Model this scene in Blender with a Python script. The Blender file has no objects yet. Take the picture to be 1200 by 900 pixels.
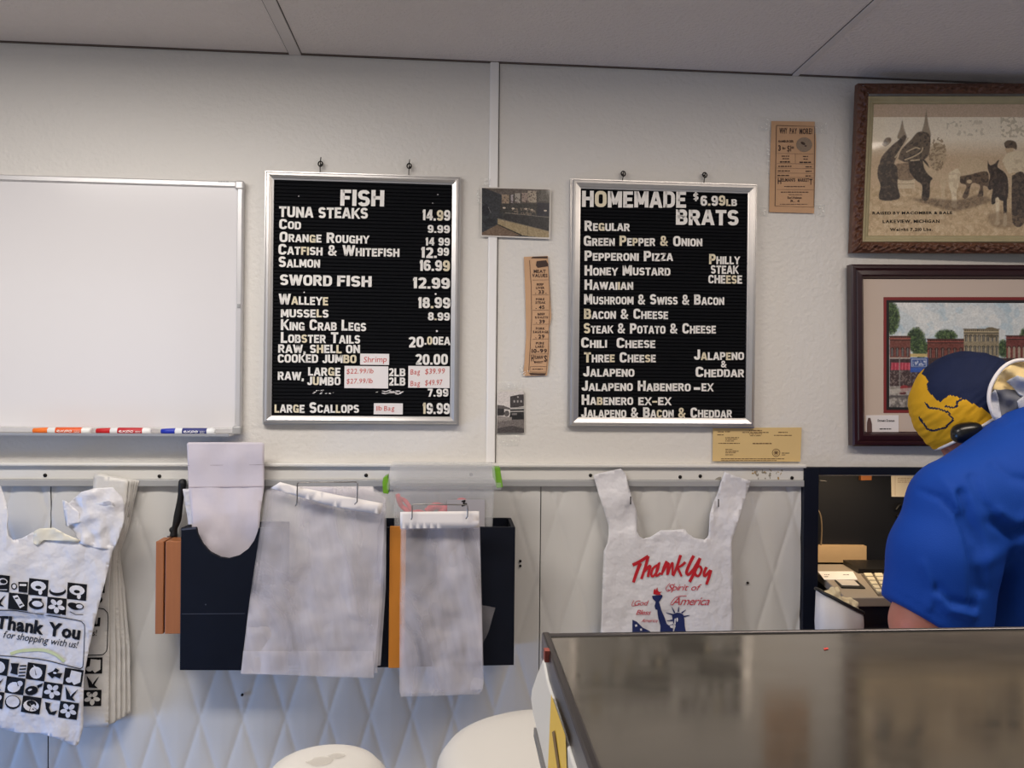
import bpy, bmesh, math, random
import numpy as np
from mathutils import Vector, Matrix, noise
from mathutils.geometry import delaunay_2d_cdt
SC = bpy.context.scene
COL = SC.collection
rng = random.Random(7)
NR = np.random.RandomState(5)

# ------------------------------------------------------------------ camera, world, lights, exposure
CAM_H, CAM_D, F_PX = 1.55, 1.90, 901.0
YAW, ROLL = math.radians(4.34), math.radians(0.6)
FW = Vector((math.sin(YAW), math.cos(YAW), 0))
R0 = Vector((math.cos(YAW), -math.sin(YAW), 0)); U0 = Vector((0, 0, 1))
RT = R0 * math.cos(ROLL) + U0 * math.sin(ROLL)
UP = U0 * math.cos(ROLL) - R0 * math.sin(ROLL)
CAM = Vector((0, -CAM_D, CAM_H))
cd = bpy.data.cameras.new('camera'); co = bpy.data.objects.new('camera', cd); COL.objects.link(co)
cd.sensor_width = 36; cd.sensor_fit = 'HORIZONTAL'; cd.lens = F_PX / 1200 * 36; cd.clip_start = 0.01
M = Matrix((RT, UP, -FW)).transposed().to_4x4(); M.translation = CAM
co.matrix_world = M
SC.camera = co
SC.view_settings.view_transform = 'Standard'; SC.view_settings.look = 'None'
SC.view_settings.gamma = 1; SC.view_settings.use_curve_mapping = False
SC.view_settings.exposure = 0.12

def srgb(c):
    r = []
    for v in c[:3]:
        v = v / 255
        r.append(v / 12.92 if v <= .04045 else ((v + .055) / 1.055) ** 2.4)
    return tuple(r) + (1,)

w = bpy.data.worlds.new('world'); SC.world = w; w.use_nodes = True
w.node_tree.nodes['Background'].inputs[0].default_value = srgb((232, 236, 246))
w.node_tree.nodes['Background'].inputs[1].default_value = 0.235

def area(name, loc, target, sx, sy, power, col):
    l = bpy.data.lights.new(name, 'AREA'); l.shape = 'RECTANGLE'; l.size = sx; l.size_y = sy
    l.energy = power; l.color = srgb(col)[:3]
    o = bpy.data.objects.new(name, l); COL.objects.link(o); o.location = loc
    o.rotation_euler = (Vector(target) - Vector(loc)).to_track_quat('-Z', 'Y').to_euler()
    return o
CEIL_Z = CAM_H + 0.795
area('ceiling_light_left', (-0.85, -0.98, CEIL_Z - .012), (-0.85, -0.98, 0), 1.15, .26, 20.5, (255, 248, 240))
area('ceiling_light_right', (0.95, -1.12, CEIL_Z - .012), (0.95, -1.12, 0), 1.15, .26, 13.5, (255, 241, 226))
area('bounce_fill_front', (0.0, -3.0, CEIL_Z - .012), (0.0, -3.0, 0), 1.15, .26, 3.5, (255, 246, 236))  # added lamp, its floor bounce lifts the ceiling
area('window_light', (-2.5, -3.0, 1.5), (-.8, 0, 1.3), 1.6, 1.4, 5, (226, 234, 255))
area('low_blue_fill', (-2.45, -.75, .50), (.2, 0, .62), .5, .5, 3.6, (112, 172, 255)).data.spread = math.radians(70)  # added bluish fill grazing the lower wall, no door stands there

# ------------------------------------------------------------------ projection onto real surfaces
def ray(px, py): return FW * F_PX + RT * (px - 600) - UP * (py - 450)
class Surf:
    def __init__(s, p, n): s.p, s.n = Vector(p), Vector(n).normalized()
    def __call__(s, px, py, off=0.0):
        r = ray(px, py); t = (s.p + s.n * off - CAM).dot(s.n) / r.dot(s.n)
        return CAM + r * t
    def flat(s, px, py, off=0.0):
        r = ray(px, py); t = (s.p - CAM).dot(s.n) / r.dot(s.n)
        return CAM + r * t + s.n * off
def P(px, py, d=0.0):
    r = ray(px, py); t = (-d - CAM.y) / r.y
    return CAM + r * t
def PZ(px, py, z):
    r = ray(px, py); t = (z - CAM.z) / r.z
    return CAM + r * t
def W(d): return Surf((0, -d, 0), (0, -1, 0))
def rect(x0, y0, x1, y1, d):
    a, b, c, e = P(x0, y0, d), P(x1, y0, d), P(x1, y1, d), P(x0, y1, d)
    return (a.x + e.x) / 2, (b.x + c.x) / 2, (c.z + e.z) / 2, (a.z + b.z) / 2   # X0 X1 Z0 Z1

# ------------------------------------------------------------------ materials
_m = {}
def mat(name, rgb, rough=.5, metal=0., var=.05, vs=12., bump=0., bs=150., alpha=1., trans=0., coat=0., sub=0., dist=.002, detail=3., spec=.5, anoise=None):
    if name in _m: return _m[name]
    m = bpy.data.materials.new(name); m.use_nodes = True; _m[name] = m
    nt = m.node_tree; N = nt.nodes; L = nt.links; b = N['Principled BSDF']
    tc = N.new('ShaderNodeTexCoord'); nz = N.new('ShaderNodeTexNoise')
    nz.inputs['Scale'].default_value = vs; nz.inputs['Detail'].default_value = detail
    L.new(tc.outputs['Object'], nz.inputs['Vector'])
    mx = N.new('ShaderNodeMix'); mx.data_type = 'RGBA'
    c = srgb(rgb); mx.inputs[6].default_value = tuple(x * (1 - var) for x in c[:3]) + (1,)
    mx.inputs[7].default_value = tuple(min(1, x * (1 + var)) for x in c[:3]) + (1,)
    L.new(nz.outputs['Fac'], mx.inputs[0]); L.new(mx.outputs[2], b.inputs['Base Color'])
    b.inputs['Roughness'].default_value = rough; b.inputs['Metallic'].default_value = metal
    b.inputs['Alpha'].default_value = alpha; b.inputs['Transmission Weight'].default_value = trans
    b.inputs['Coat Weight'].default_value = coat; b.inputs['Coat Roughness'].default_value = .1
    b.inputs['Specular IOR Level'].default_value = spec
    if anoise:
        n3 = N.new('ShaderNodeTexNoise'); n3.inputs['Scale'].default_value = anoise[0]; n3.inputs['Detail'].default_value = 4; n3.inputs['Distortion'].default_value = 1.2
        mp = N.new('ShaderNodeMapping'); mp.inputs['Scale'].default_value = (1.6, 1, .7); mr_ = N.new('ShaderNodeMapRange')
        mr_.inputs[1].default_value = .36; mr_.inputs[2].default_value = .66; mr_.inputs[3].default_value = anoise[1]; mr_.inputs[4].default_value = anoise[2]
        L.new(tc.outputs['Object'], mp.inputs[0]); L.new(mp.outputs[0], n3.inputs['Vector']); L.new(n3.outputs['Fac'], mr_.inputs[0]); L.new(mr_.outputs[0], b.inputs['Alpha'])
    if sub: b.inputs['Subsurface Weight'].default_value = sub; b.inputs['Subsurface Radius'].default_value = (.02, .01, .008)
    if bump:
        n2 = N.new('ShaderNodeTexNoise'); n2.inputs['Scale'].default_value = bs; n2.inputs['Detail'].default_value = 2
        L.new(tc.outputs['Object'], n2.inputs['Vector'])
        bp = N.new('ShaderNodeBump'); bp.inputs['Strength'].default_value = bump; bp.inputs['Distance'].default_value = dist
        L.new(n2.outputs['Fac'], bp.inputs['Height']); L.new(bp.outputs[0], b.inputs['Normal'])
    return m
def wood(name, rgb, axis='Z', rough=.5):
    if name in _m: return _m[name]
    m = mat(name, rgb, rough, var=.12)
    nt = m.node_tree; nz = [n for n in nt.nodes if n.type == 'TEX_NOISE'][0]
    mp = nt.nodes.new('ShaderNodeMapping'); mp.inputs['Scale'].default_value = (14, 14, 1) if axis == 'Z' else (1, 14, 14)
    tc = [n for n in nt.nodes if n.type == 'TEX_COORD'][0]
    nt.links.new(tc.outputs['Object'], mp.inputs[0]); nt.links.new(mp.outputs[0], nz.inputs['Vector']); nz.inputs['Detail'].default_value = 6
    return m
def attrmat(name, rough=.5, coat=0., bump=0., bs=100., sheen=0.):
    if name in _m: return _m[name]
    m = bpy.data.materials.new(name); m.use_nodes = True; _m[name] = m
    nt = m.node_tree; b = nt.nodes['Principled BSDF']
    a = nt.nodes.new('ShaderNodeAttribute'); a.attribute_name = 'Col'
    nt.links.new(a.outputs['Color'], b.inputs['Base Color']); b.inputs['Roughness'].default_value = rough
    b.inputs['Coat Weight'].default_value = coat; b.inputs['Coat Roughness'].default_value = .06
    b.inputs['Sheen Weight'].default_value = sheen
    if bump:
        n2 = nt.nodes.new('ShaderNodeTexNoise'); n2.inputs['Scale'].default_value = bs
        tc = nt.nodes.new('ShaderNodeTexCoord'); nt.links.new(tc.outputs['Object'], n2.inputs['Vector'])
        bp = nt.nodes.new('ShaderNodeBump'); bp.inputs['Strength'].default_value = bump; bp.inputs['Distance'].default_value = .001
        nt.links.new(n2.outputs['Fac'], bp.inputs['Height']); nt.links.new(bp.outputs[0], b.inputs['Normal'])
    return m

# ------------------------------------------------------------------ geometry collector
class G:
    def __init__(s): s.v, s.f, s.m, s.s = [], [], [], []
    def add(s, vs, fs, mi=0, sm=False):
        o = len(s.v); s.v += [Vector(v) for v in vs]
        for i, f in enumerate(fs):
            s.f.append([o + k for k in f]); s.m.append(mi[i] if isinstance(mi, list) else mi); s.s.append(sm)
        return s
    def bm(s, bm, mi=0, sm=False):
        bm.verts.index_update()
        s.add([v.co.copy() for v in bm.verts], [[v.index for v in f.verts] for f in bm.faces], mi, sm); bm.free(); return s
    def box(s, x0, x1, y0, y1, z0, z1, bev=0., mi=0, seg=2):
        bm = bmesh.new(); bmesh.ops.create_cube(bm, size=1)
        for v in bm.verts:
            v.co = Vector(((x0 + x1) / 2 + v.co.x * (x1 - x0), (y0 + y1) / 2 + v.co.y * (y1 - y0), (z0 + z1) / 2 + v.co.z * (z1 - z0)))
        if bev: bmesh.ops.bevel(bm, geom=bm.edges[:], offset=bev, segments=seg, profile=.5, affect='EDGES')
        return s.bm(bm, mi, False)
    def prism(s, pts, vec, mi=0, bev=0.):                # polygon of 3-D points swept along vec
        bm = bmesh.new(); vs = [bm.verts.new(p) for p in pts]; f = bm.faces.new(vs)
        r = bmesh.ops.extrude_face_region(bm, geom=[f])
        bmesh.ops.translate(bm, vec=Vector(vec), verts=[g for g in r['geom'] if isinstance(g, bmesh.types.BMVert)])
        bmesh.ops.recalc_face_normals(bm, faces=bm.faces[:])
        if bev: bmesh.ops.bevel(bm, geom=bm.edges[:], offset=bev, segments=2, profile=.5, affect='EDGES')
        return s.bm(bm, mi)
    def tube(s, path, r, n=10, mi=0, closed=False):
        path = [Vector(p) for p in path]; k = len(path)
        rs = r if isinstance(r, (list, tuple)) else [r] * k
        vs, fs, ref = [], [], None
        for i, p in enumerate(path):
            a = path[(i - 1) % k] if closed or i > 0 else p
            b = path[(i + 1) % k] if closed or i < k - 1 else p
            t = (b - a).normalized()
            if ref is None: ref = Vector((0, 0, 1)) if abs(t.z) < .8 else Vector((1, 0, 0))
            u = t.cross(ref).normalized(); ref = u.cross(t).normalized()
            for j in range(n):
                an = 2 * math.pi * j / n
                vs.append(p + (u * math.cos(an) + ref * math.sin(an)) * rs[i])
        for i in range(k if closed else k - 1):
            for j in range(n):
                a0, a1 = i * n + j, i * n + (j + 1) % n; b0, b1 = ((i + 1) % k) * n + j, ((i + 1) % k) * n + (j + 1) % n
                fs.append([a0, a1, b1, b0])
        if not closed: fs += [list(range(n))[::-1], list(range((k - 1) * n, k * n))]
        return s.add(vs, fs, mi, True)
    def lathe(s, prof, org, ax, n=24, mi=0):            # prof: (radius, along)
        ax = Vector(ax).normalized(); ref = Vector((0, 0, 1)) if abs(ax.z) < .8 else Vector((1, 0, 0))
        u = ax.cross(ref).normalized(); w_ = u.cross(ax); vs, fs = [], []
        for r, h in prof:
            for j in range(n):
                an = 2 * math.pi * j / n
                vs.append(Vector(org) + ax * h + (u * math.cos(an) + w_ * math.sin(an)) * max(r, 1e-5))
        for i in range(len(prof) - 1):
            for j in range(n):
                fs.append([i * n + j, i * n + (j + 1) % n, (i + 1) * n + (j + 1) % n, (i + 1) * n + j])
        fs += [list(range(n))[::-1], list(range((len(prof) - 1) * n, len(prof) * n))]
        return s.add(vs, fs, mi, True)
    def ball(s, c, r, mi=0, n=12):
        c = Vector(c); r = r if hasattr(r, '__len__') else (r, r, r)
        bm = bmesh.new(); bmesh.ops.create_uvsphere(bm, u_segments=n, v_segments=max(6, n // 2 + 2), radius=1)
        for v in bm.verts: v.co = Vector((v.co.x * r[0], v.co.y * r[1], v.co.z * r[2])) + c
        return s.bm(bm, mi, True)
    def ring(s, c4, n, prof, mi=0, nseg=1, relief=None):  # mitred frame: c4 = TL TR BR BL 3-D corners, prof = (inset, height)
        TL, TR, BR, BL = [Vector(c) for c in c4]; ex = (TR - TL).normalized(); ez = (TL - BL).normalized(); n = Vector(n)
        k = len(prof); sgn = [(1, -1), (-1, -1), (-1, 1), (1, 1)]
        for side in range(4):
            A, B = [TL, TR, BR, BL][side], [TL, TR, BR, BL][(side + 1) % 4]; sa, sb = sgn[side], sgn[(side + 1) % 4]
            vs, fs = [], []
            for i in range(nseg + 1):
                for j, (ins, h) in enumerate(prof):
                    a = A + (ex * sa[0] + ez * sa[1]) * ins; b = B + (ex * sb[0] + ez * sb[1]) * ins
                    q = a.lerp(b, i / nseg)
                    hh = h + (relief(i / nseg * (B - A).length, j / (k - 1), side) if relief else 0)
                    vs.append(q + n * hh)
            for i in range(nseg):
                for j in range(k - 1):
                    fs.append([i * k + j, i * k + j + 1, (i + 1) * k + j + 1, (i + 1) * k + j])
            s.add(vs, fs, mi, relief is not None)
        return s

WL = {}
def wl(o):
    l = Vector((0, 0, 0))
    while o is not None: l += o.location; o = o.parent
    return l
def tag(o, label=None, cat=None, group=None, kind=None):
    if label: o['label'] = label
    if cat: o['category'] = cat
    if group: o['group'] = group
    if kind: o['kind'] = kind
    return o
def thing(name, loc, label, cat, group=None):
    o = bpy.data.objects.new(name, None); COL.objects.link(o); o.empty_display_size = .05; o.location = loc
    return tag(o, label, cat, group)
def obj(name, g, mats, parent=None, label=None):
    if not isinstance(mats, (list, tuple)): mats = [mats]
    me = bpy.data.meshes.new(name)
    V = np.array([v[:] for v in g.v])
    if parent is None:
        o0 = np.array([(V[:, 0].min() + V[:, 0].max()) / 2, (V[:, 1].min() + V[:, 1].max()) / 2, V[:, 2].min()]); loc = Vector(o0)
    else: o0 = np.array(wl(parent)[:]); loc = Vector((0, 0, 0))
    me.from_pydata((V - o0).tolist(), [], g.f)
    for m in mats: me.materials.append(m)
    me.polygons.foreach_set('material_index', g.m); me.polygons.foreach_set('use_smooth', g.s); me.update()
    o = bpy.data.objects.new(name, me); COL.objects.link(o); o.location = loc
    if parent is not None: o.parent = parent
    if label: o['label'] = label
    return o
def struct(name, g, mats, parent=None):
    o = obj(name, g, mats, parent); o['kind'] = 'structure'; return o
def solid(o, t, off=-1.):
    m = o.modifiers.new('thickness', 'SOLIDIFY'); m.thickness = t; m.offset = off; return o

# flat outline filled with inner points: px polygon -> mesh on a surface function(px,py,off)
def inside(p, poly):
    x, y = p; r = False; j = len(poly) - 1
    for i in range(len(poly)):
        xi, yi = poly[i]; xj, yj = poly[j]
        if (yi > y) != (yj > y) and x < (xj - xi) * (y - yi) / (yj - yi) + xi: r = not r
        j = i
    return r
def dens(poly, s):
    out = []
    for i, a in enumerate(poly):
        b = poly[(i + 1) % len(poly)]; k = max(1, int(math.hypot(b[0] - a[0], b[1] - a[1]) / s))
        for t in range(k): out.append((a[0] + (b[0] - a[0]) * t / k, a[1] + (b[1] - a[1]) * t / k))
    return out
def sheet(g, poly, fn, s=6., off=0., mi=0, sm=True):
    poly = dens(poly, s); n = len(poly); pts = [Vector(p) for p in poly]
    xs = [p[0] for p in poly]; ys = [p[1] for p in poly]
    x = min(xs) + s / 2
    while x < max(xs):
        y = min(ys) + s / 2
        while y < max(ys):
            if inside((x, y), poly): pts.append(Vector((x, y)))
            y += s
        x += s
    r = delaunay_2d_cdt(pts, [(i, (i + 1) % n) for i in range(n)], [list(range(n))], 1, 1e-5)
    vs = [fn(v[0], v[1], off) for v in r[0]]; fs = []
    for f in r[2]:
        f = list(f)
        a, b, c = [r[0][k] for k in f[:3]]
        if (b[0] - a[0]) * (c[1] - a[1]) - (b[1] - a[1]) * (c[0] - a[0]) > 0: f.reverse()
        fs.append(f)
    return g.add(vs, fs, mi, sm)
def ell(cx, cy, rx, ry, n=20, rot=0.):
    o = []
    for i in range(n):
        a = 2 * math.pi * i / n; x, y = rx * math.cos(a), ry * math.sin(a)
        o.append((cx + x * math.cos(rot) - y * math.sin(rot), cy + x * math.sin(rot) + y * math.cos(rot)))
    return o
def stroke_poly(pts, w0, w1=None):
    w1 = w0 if w1 is None else w1; L, R = [], []; n = len(pts)
    for i, p in enumerate(pts):
        a = pts[max(0, i - 1)]; b = pts[min(n - 1, i + 1)]; dx, dy = b[0] - a[0], b[1] - a[1]; l = math.hypot(dx, dy) or 1
        wd = (w0 + (w1 - w0) * i / max(1, n - 1)) / 2
        L.append((p[0] - dy / l * wd, p[1] + dx / l * wd)); R.append((p[0] + dy / l * wd, p[1] - dx / l * wd))
    return L, R
def stroke(g, pts, fn, wd, off=.0008, mi=0, w1=None):
    L, R = stroke_poly(pts, wd, w1); n = len(pts)
    vs = [fn(p[0], p[1], off) for p in L] + [fn(p[0], p[1], off) for p in R]
    return g.add(vs, [[i, i + 1, n + i + 1, n + i] for i in range(n - 1)], mi)
def curve2(pts, k=5):                                    # Catmull-Rom through 2-D points
    out = []; n = len(pts)
    for i in range(n - 1):
        p0, p1, p2, p3 = pts[max(0, i - 1)], pts[i], pts[i + 1], pts[min(n - 1, i + 2)]
        for t in range(k):
            t /= k
            out.append(tuple(.5 * (2 * p1[c] + (p2[c] - p0[c]) * t + (2 * p0[c] - 5 * p1[c] + 4 * p2[c] - p3[c]) * t * t + (3 * p1[c] - p0[c] - 3 * p2[c] + p3[c]) * t ** 3) for c in range(len(p1))))
    return out + [tuple(pts[-1])]

# ------------------------------------------------------------------ lettering
_gl = {}
CHARS = 'ABCDEFGHIJKLMNOPQRSTUVWXYZabcdefghijklmnopqrstuvwxyz0123456789.,&$-!?\'/:~#'
def load_glyphs(key, offset, ext, res):
    obs = []
    for ch in CHARS:
        c = bpy.data.curves.new('t', 'FONT'); c.body = ch; c.offset = offset; c.extrude = ext; c.resolution_u = res
        o = bpy.data.objects.new('t', c); COL.objects.link(o); obs.append((ch, o, c))
    dg = bpy.context.evaluated_depsgraph_get(); dg.update()
    for ch, o, c in obs:
        e = o.evaluated_get(dg); me = e.to_mesh()
        vs = [tuple(v.co) for v in me.vertices]; fs = [list(p.vertices) for p in me.polygons]
        e.to_mesh_clear(); _gl[(key, ch)] = (vs, fs)
    for ch, o, c in obs: bpy.data.objects.remove(o); bpy.data.curves.remove(c)
    hv = _gl[(key, 'H')][0]; y0 = min(v[1] for v in hv); k = 1 / (max(v[1] for v in hv) - y0)
    for ch in CHARS:
        vs, fs = _gl[(key, ch)]; x0 = min(v[0] for v in vs); x1 = max(v[0] for v in vs)
        _gl[(key, ch)] = ([((v[0] - x0) * k, (v[1] - y0) * k, v[2]) for v in vs], fs, (x1 - x0) * k)
def build_board_font():                                    # plump condensed letter-board capitals
    T = .215
    def arc(cx, cy, rx, ry, a0, a1, n=9, e=.78):
        o = []
        for i in range(n + 1):
            a = math.radians(a0 + (a1 - a0) * i / n); c, s = math.cos(a), math.sin(a)
            o.append((cx + rx * math.copysign(abs(c) ** e, c), cy + ry * math.copysign(abs(s) ** e, s)))
        return o
    V = lambda x: [(x, 0), (x, 1)]
    h = lambda y, a, b: [(a, y), (b, y)]
    y0, y1 = .1, .9
    F = {'A': (.70, [[(.08, -.12), (.33, 1.06)], [(.62, -.12), (.37, 1.06)], h(.3, .2, .5)]), 'B': (.64, [V(.107), h(y1, .1, .34) + arc(.34, .715, .17, .185, 90, -90)[1:] + [(.1, .53)], h(.5, .1, .36) + arc(.36, .3, .175, .2, 90, -90)[1:] + [(.1, .1)]]),
     'C': (.64, [arc(.33, .66, .215, .24, 5, 180) + arc(.33, .34, .215, .24, 180, 355)]), 'D': (.66, [V(.107), h(y1, .1, .3) + arc(.3, .62, .25, .28, 90, 0)[1:] + arc(.3, .38, .25, .28, 0, -90) + [(.1, .1)]]),
     'E': (.56, [V(.107), h(y1, .1, .55), h(.51, .1, .5), h(y0, .1, .56)]), 'F': (.54, [V(.107), h(y1, .1, .54), h(.5, .1, .48)]), 'G': (.67, [arc(.33, .66, .215, .24, 5, 180) + arc(.33, .34, .215, .24, 180, 350), h(.42, .34, .65), [(.56, 0), (.56, .5)]]),
     'H': (.66, [V(.107), V(.553), h(.52, .1, .55)]), 'I': (.22, [V(.11)]), 'J': (.52, [[(.41, 1), (.41, .34)] + arc(.26, .32, .155, .225, 0, -180)]), 'K': (.68, [V(.107), [(.62, 1.12), (.16, .42)], [(.25, .6), (.64, -.12)]]), 'L': (.53, [V(.107), h(y0, .1, .53)]),
     'M': (.80, [V(.107), V(.693), [(.14, 1.04), (.4, .2)], [(.66, 1.04), (.4, .2)]]), 'N': (.67, [V(.107), V(.563), [(.1, 1.06), (.57, -.06)]]), 'O': (.66, [arc(.33, .64, .225, .26, 0, 180) + arc(.33, .36, .225, .26, 180, 360) + [(.555, .64)]]),
     'P': (.61, [V(.107), h(y1, .1, .32) + arc(.32, .67, .185, .23, 90, -90)[1:] + [(.1, .44)]]), 'Q': (.66, [arc(.33, .64, .225, .26, 0, 180) + arc(.33, .36, .225, .26, 180, 360) + [(.555, .64)], [(.36, .3), (.6, .02)]]),
     'R': (.65, [V(.107), h(y1, .1, .33) + arc(.33, .69, .185, .21, 90, -90)[1:] + [(.1, .48)], [(.34, .46), (.56, -.1)]]), 'S': (.61, [arc(.305, .7, .2, .2, 15, 270) + arc(.305, .3, .2, .2, 90, -165)[1:]]), 'T': (.60, [V(.30), h(y1, .0, .6)]),
     'U': (.66, [[(.107, 1), (.107, .36)] + arc(.33, .34, .223, .245, 180, 360) + [(.553, 1)]]), 'V': (.66, [[(.07, 1.1), (.33, -.08)], [(.59, 1.1), (.33, -.08)]]), 'W': (.96, [[(.08, 1.1), (.27, -.1)], [(.48, 1.06), (.27, -.1)], [(.48, 1.06), (.69, -.1)], [(.88, 1.1), (.69, -.1)]]),
     'X': (.68, [[(.06, 1.12), (.62, -.12)], [(.62, 1.12), (.06, -.12)]]), 'Y': (.68, [[(.06, 1.1), (.34, .46)], [(.62, 1.1), (.34, .46)], [(.34, 0), (.34, .5)]]), 'Z': (.58, [h(y1, .02, .56), h(y0, .02, .56), [(.08, .06), (.5, .94)]]),
     '0': (.58, [arc(.29, .62, .19, .28, 0, 180) + arc(.29, .38, .19, .28, 180, 360) + [(.48, .62)]]), '1': (.27, [V(.16), [(.16, .8), (.0, .8)]]), '2': (.56, [arc(.28, .68, .18, .22, 165, -35) + [(.12, .1)], h(y0, .04, .55)]), '6': (.58, [arc(.29, .64, .19, .26, 20, 180) + [(.1, .34)], arc(.29, .33, .19, .235, 0, 360)]),
     '9': (.58, [arc(.29, .36, .19, .26, 200, 360) + [(.48, .66)], arc(.29, .67, .19, .235, 0, 360)]), '4': (.60, [V(.43), h(.28, .02, .6), [(.4, 1.06), (.08, .26)]]), '7': (.54, [h(y1, .02, .54), [(.43, .86), (.2, -.06)]]), '8': (.58, [arc(.29, .71, .175, .19, 0, 360), arc(.29, .3, .195, .205, 0, 360)]),
     '&': (.74, [arc(.3, .74, .15, .17, -50, 230) + [(.64, -.06)], [(.42, .58), (.16, .4)] + arc(.29, .26, .19, .17, 160, 300) + [(.66, .46)]]), '.': (.22, [[(.0, .1), (.21, .1)]]), ',': (.22, [[(.0, .1), (.21, .1)], [(.14, .1), (.06, -.14)]]),
     '-': (.5, [h(.4, 0, .5)]), '$': (.61, [arc(.305, .68, .19, .17, 15, 270) + arc(.305, .32, .19, .17, 90, -165)[1:], [(.305, -.1), (.305, 1.1)]])}
    for ch, (wd, sts) in F.items():
        vs, fs = [], []
        for st in sts:
            closed = math.hypot(st[0][0] - st[-1][0], st[0][1] - st[-1][1]) < 1e-4
            L_, R_ = stroke_poly(st, T if ch not in '&$' else .17); n = len(st); o = len(vs)
            if closed:
                L_[0] = L_[-1] = ((L_[0][0] + L_[-1][0]) / 2, (L_[0][1] + L_[-1][1]) / 2); R_[0] = R_[-1] = ((R_[0][0] + R_[-1][0]) / 2, (R_[0][1] + R_[-1][1]) / 2)
            cl = (lambda y: y) if ch in ',$' else (lambda y: min(1., max(0., y)))
            for z in (.5, -.5):
                for p in L_ + R_: vs.append((p[0], cl(p[1]), z))
            for i in range(n - 1):
                a, b, c, d = o + i, o + i + 1, o + n + i + 1, o + n + i; q = 2 * n
                fs += [[a, b, c, d], [a, a + q, b + q, b], [d, c, c + q, d + q]]
            q = 2 * n
            if not closed: fs += [[o, o + n, o + n + q, o + q], [o + n - 1, o + n - 1 + q, o + 2 * n - 1 + q, o + 2 * n - 1]]
        _gl[('board', ch)] = (vs, fs, wd)
build_board_font()
load_glyphs('bold', .030, 0, 2)
load_glyphs('thin', 0.0, 0, 2)
def text(g, fn, s, x0, y0, x1, y1, cap, off=.0008, th=0., style='bold', small=.76, slant=0., mi=0, gap=.13, sp=.36, alt=None, caps=True):
    dx, dy = x1 - x0, y1 - y0; Lw = math.hypot(dx, dy); ux, uy = dx / Lw, dy / Lw; vx, vy = uy, -ux
    lay, x = [], 0.
    for ch in s:
        if ch == ' ': x += sp; continue
        if caps and ch.islower(): c, k = ch.upper(), small
        else: c, k = ch, 1.
        gl = _gl[(style, c)]; wd = gl[2] * k
        lay.append((gl, x, k)); x += wd + (gap if style != 'board' else .07) * k
    tot = x - (gap if style != 'board' else .07) * lay[-1][2]; kx = Lw / tot
    for gl, xo, k in lay:
        m_ = mi
        if alt and rng.random() < .10: m_ = alt
        vs = []
        jy = rng.uniform(-.25, .25) if alt else 0
        for v in gl[0]:
            a = (xo + v[0] * k) * kx; b = v[1] * k * cap; a += slant * b
            vs.append(fn(x0 + ux * a + vx * b, y0 + uy * a + vy * b + jy, off + (v[2] + .5) * th if th else off))
        g.add(vs, gl[1], m_)
    return g

def scrib(g, fn, x0, x1, y, cap, off=.0004, dy=0., mi=0):       # print too small to read: a row of word-length dashes
    x = x0
    while x < x1 - .3:
        w_ = min(rng.uniform(1.2, 5), x1 - x); yy = y + dy * (x - x0) / (x1 - x0)
        g.add([fn(x, yy - cap * .75, off), fn(x + w_, yy - cap * .75, off), fn(x + w_, yy, off), fn(x, yy, off)], [[0, 1, 2, 3]], mi); x += w_ + .7
# ------------------------------------------------------------------ painted flat pictures (colour grid on a real sheet)
class Pic:
    def __init__(s, x0, y0, x1, y1, k, col):
        s.x0, s.y0, s.k = x0, y0, k; s.w, s.h = int((x1 - x0) * k), int((y1 - y0) * k); s.x1, s.y1 = x1, y1
        s.a = np.zeros((s.h, s.w, 3)) + np.array(col, float)
        yy, xx = np.mgrid[0:s.h, 0:s.w]; s.X = x0 + (xx + .5) / k; s.Y = y0 + (yy + .5) / k
    def put(s, m, c, al=1.): m = (m * al)[..., None]; s.a = s.a * (1 - m) + np.array(c, float) * m; return s
    def poly(s, pts, c, al=1., soft=0):
        X, Y = s.X, s.Y; r = np.zeros(X.shape, bool); j = len(pts) - 1
        for i in range(len(pts)):
            xi, yi = pts[i]; xj, yj = pts[j]
            if yi != yj: r ^= ((yi > Y) != (yj > Y)) & (X < (xj - xi) * (Y - yi) / (yj - yi) + xi)
            j = i
        m = r.astype(float)
        return s.put(blur(m, soft) if soft else m, c, al)
    def rect(s, x0, y0, x1, y1, c, al=1.): return s.put(((s.X >= x0) & (s.X < x1) & (s.Y >= y0) & (s.Y < y1)).astype(float), c, al)
    def ell(s, cx, cy, rx, ry, c, al=1., soft=0):
        m = ((((s.X - cx) / rx) ** 2 + ((s.Y - cy) / ry) ** 2) < 1).astype(float); return s.put(blur(m, soft) if soft else m, c, al)
    def line(s, pts, wd, c, al=1.):
        D = np.full(s.X.shape, 1e9)
        for (ax, ay), (bx, by) in zip(pts[:-1], pts[1:]):
            vx, vy = bx - ax, by - ay; t = np.clip(((s.X - ax) * vx + (s.Y - ay) * vy) / (vx * vx + vy * vy + 1e-9), 0, 1)
            D = np.minimum(D, np.hypot(s.X - ax - t * vx, s.Y - ay - t * vy))
        return s.put(np.clip((wd / 2 - D) * s.k + .5, 0, 1), c, al)
    def blotch(s, mask, c, al, r=2, thr=0.):
        n = blur(NR.randn(s.h, s.w), r); n /= n.std(); return s.put((n > thr) * mask, c, al)
    def noise(s, amp, r=1):
        n = blur(NR.randn(s.h, s.w), r); n /= n.std(); s.a = np.clip(s.a + amp * n[..., None], 0, 255); return s
    def band(s, y0, y1): return ((s.Y >= y0) & (s.Y < y1)).astype(float)
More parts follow.
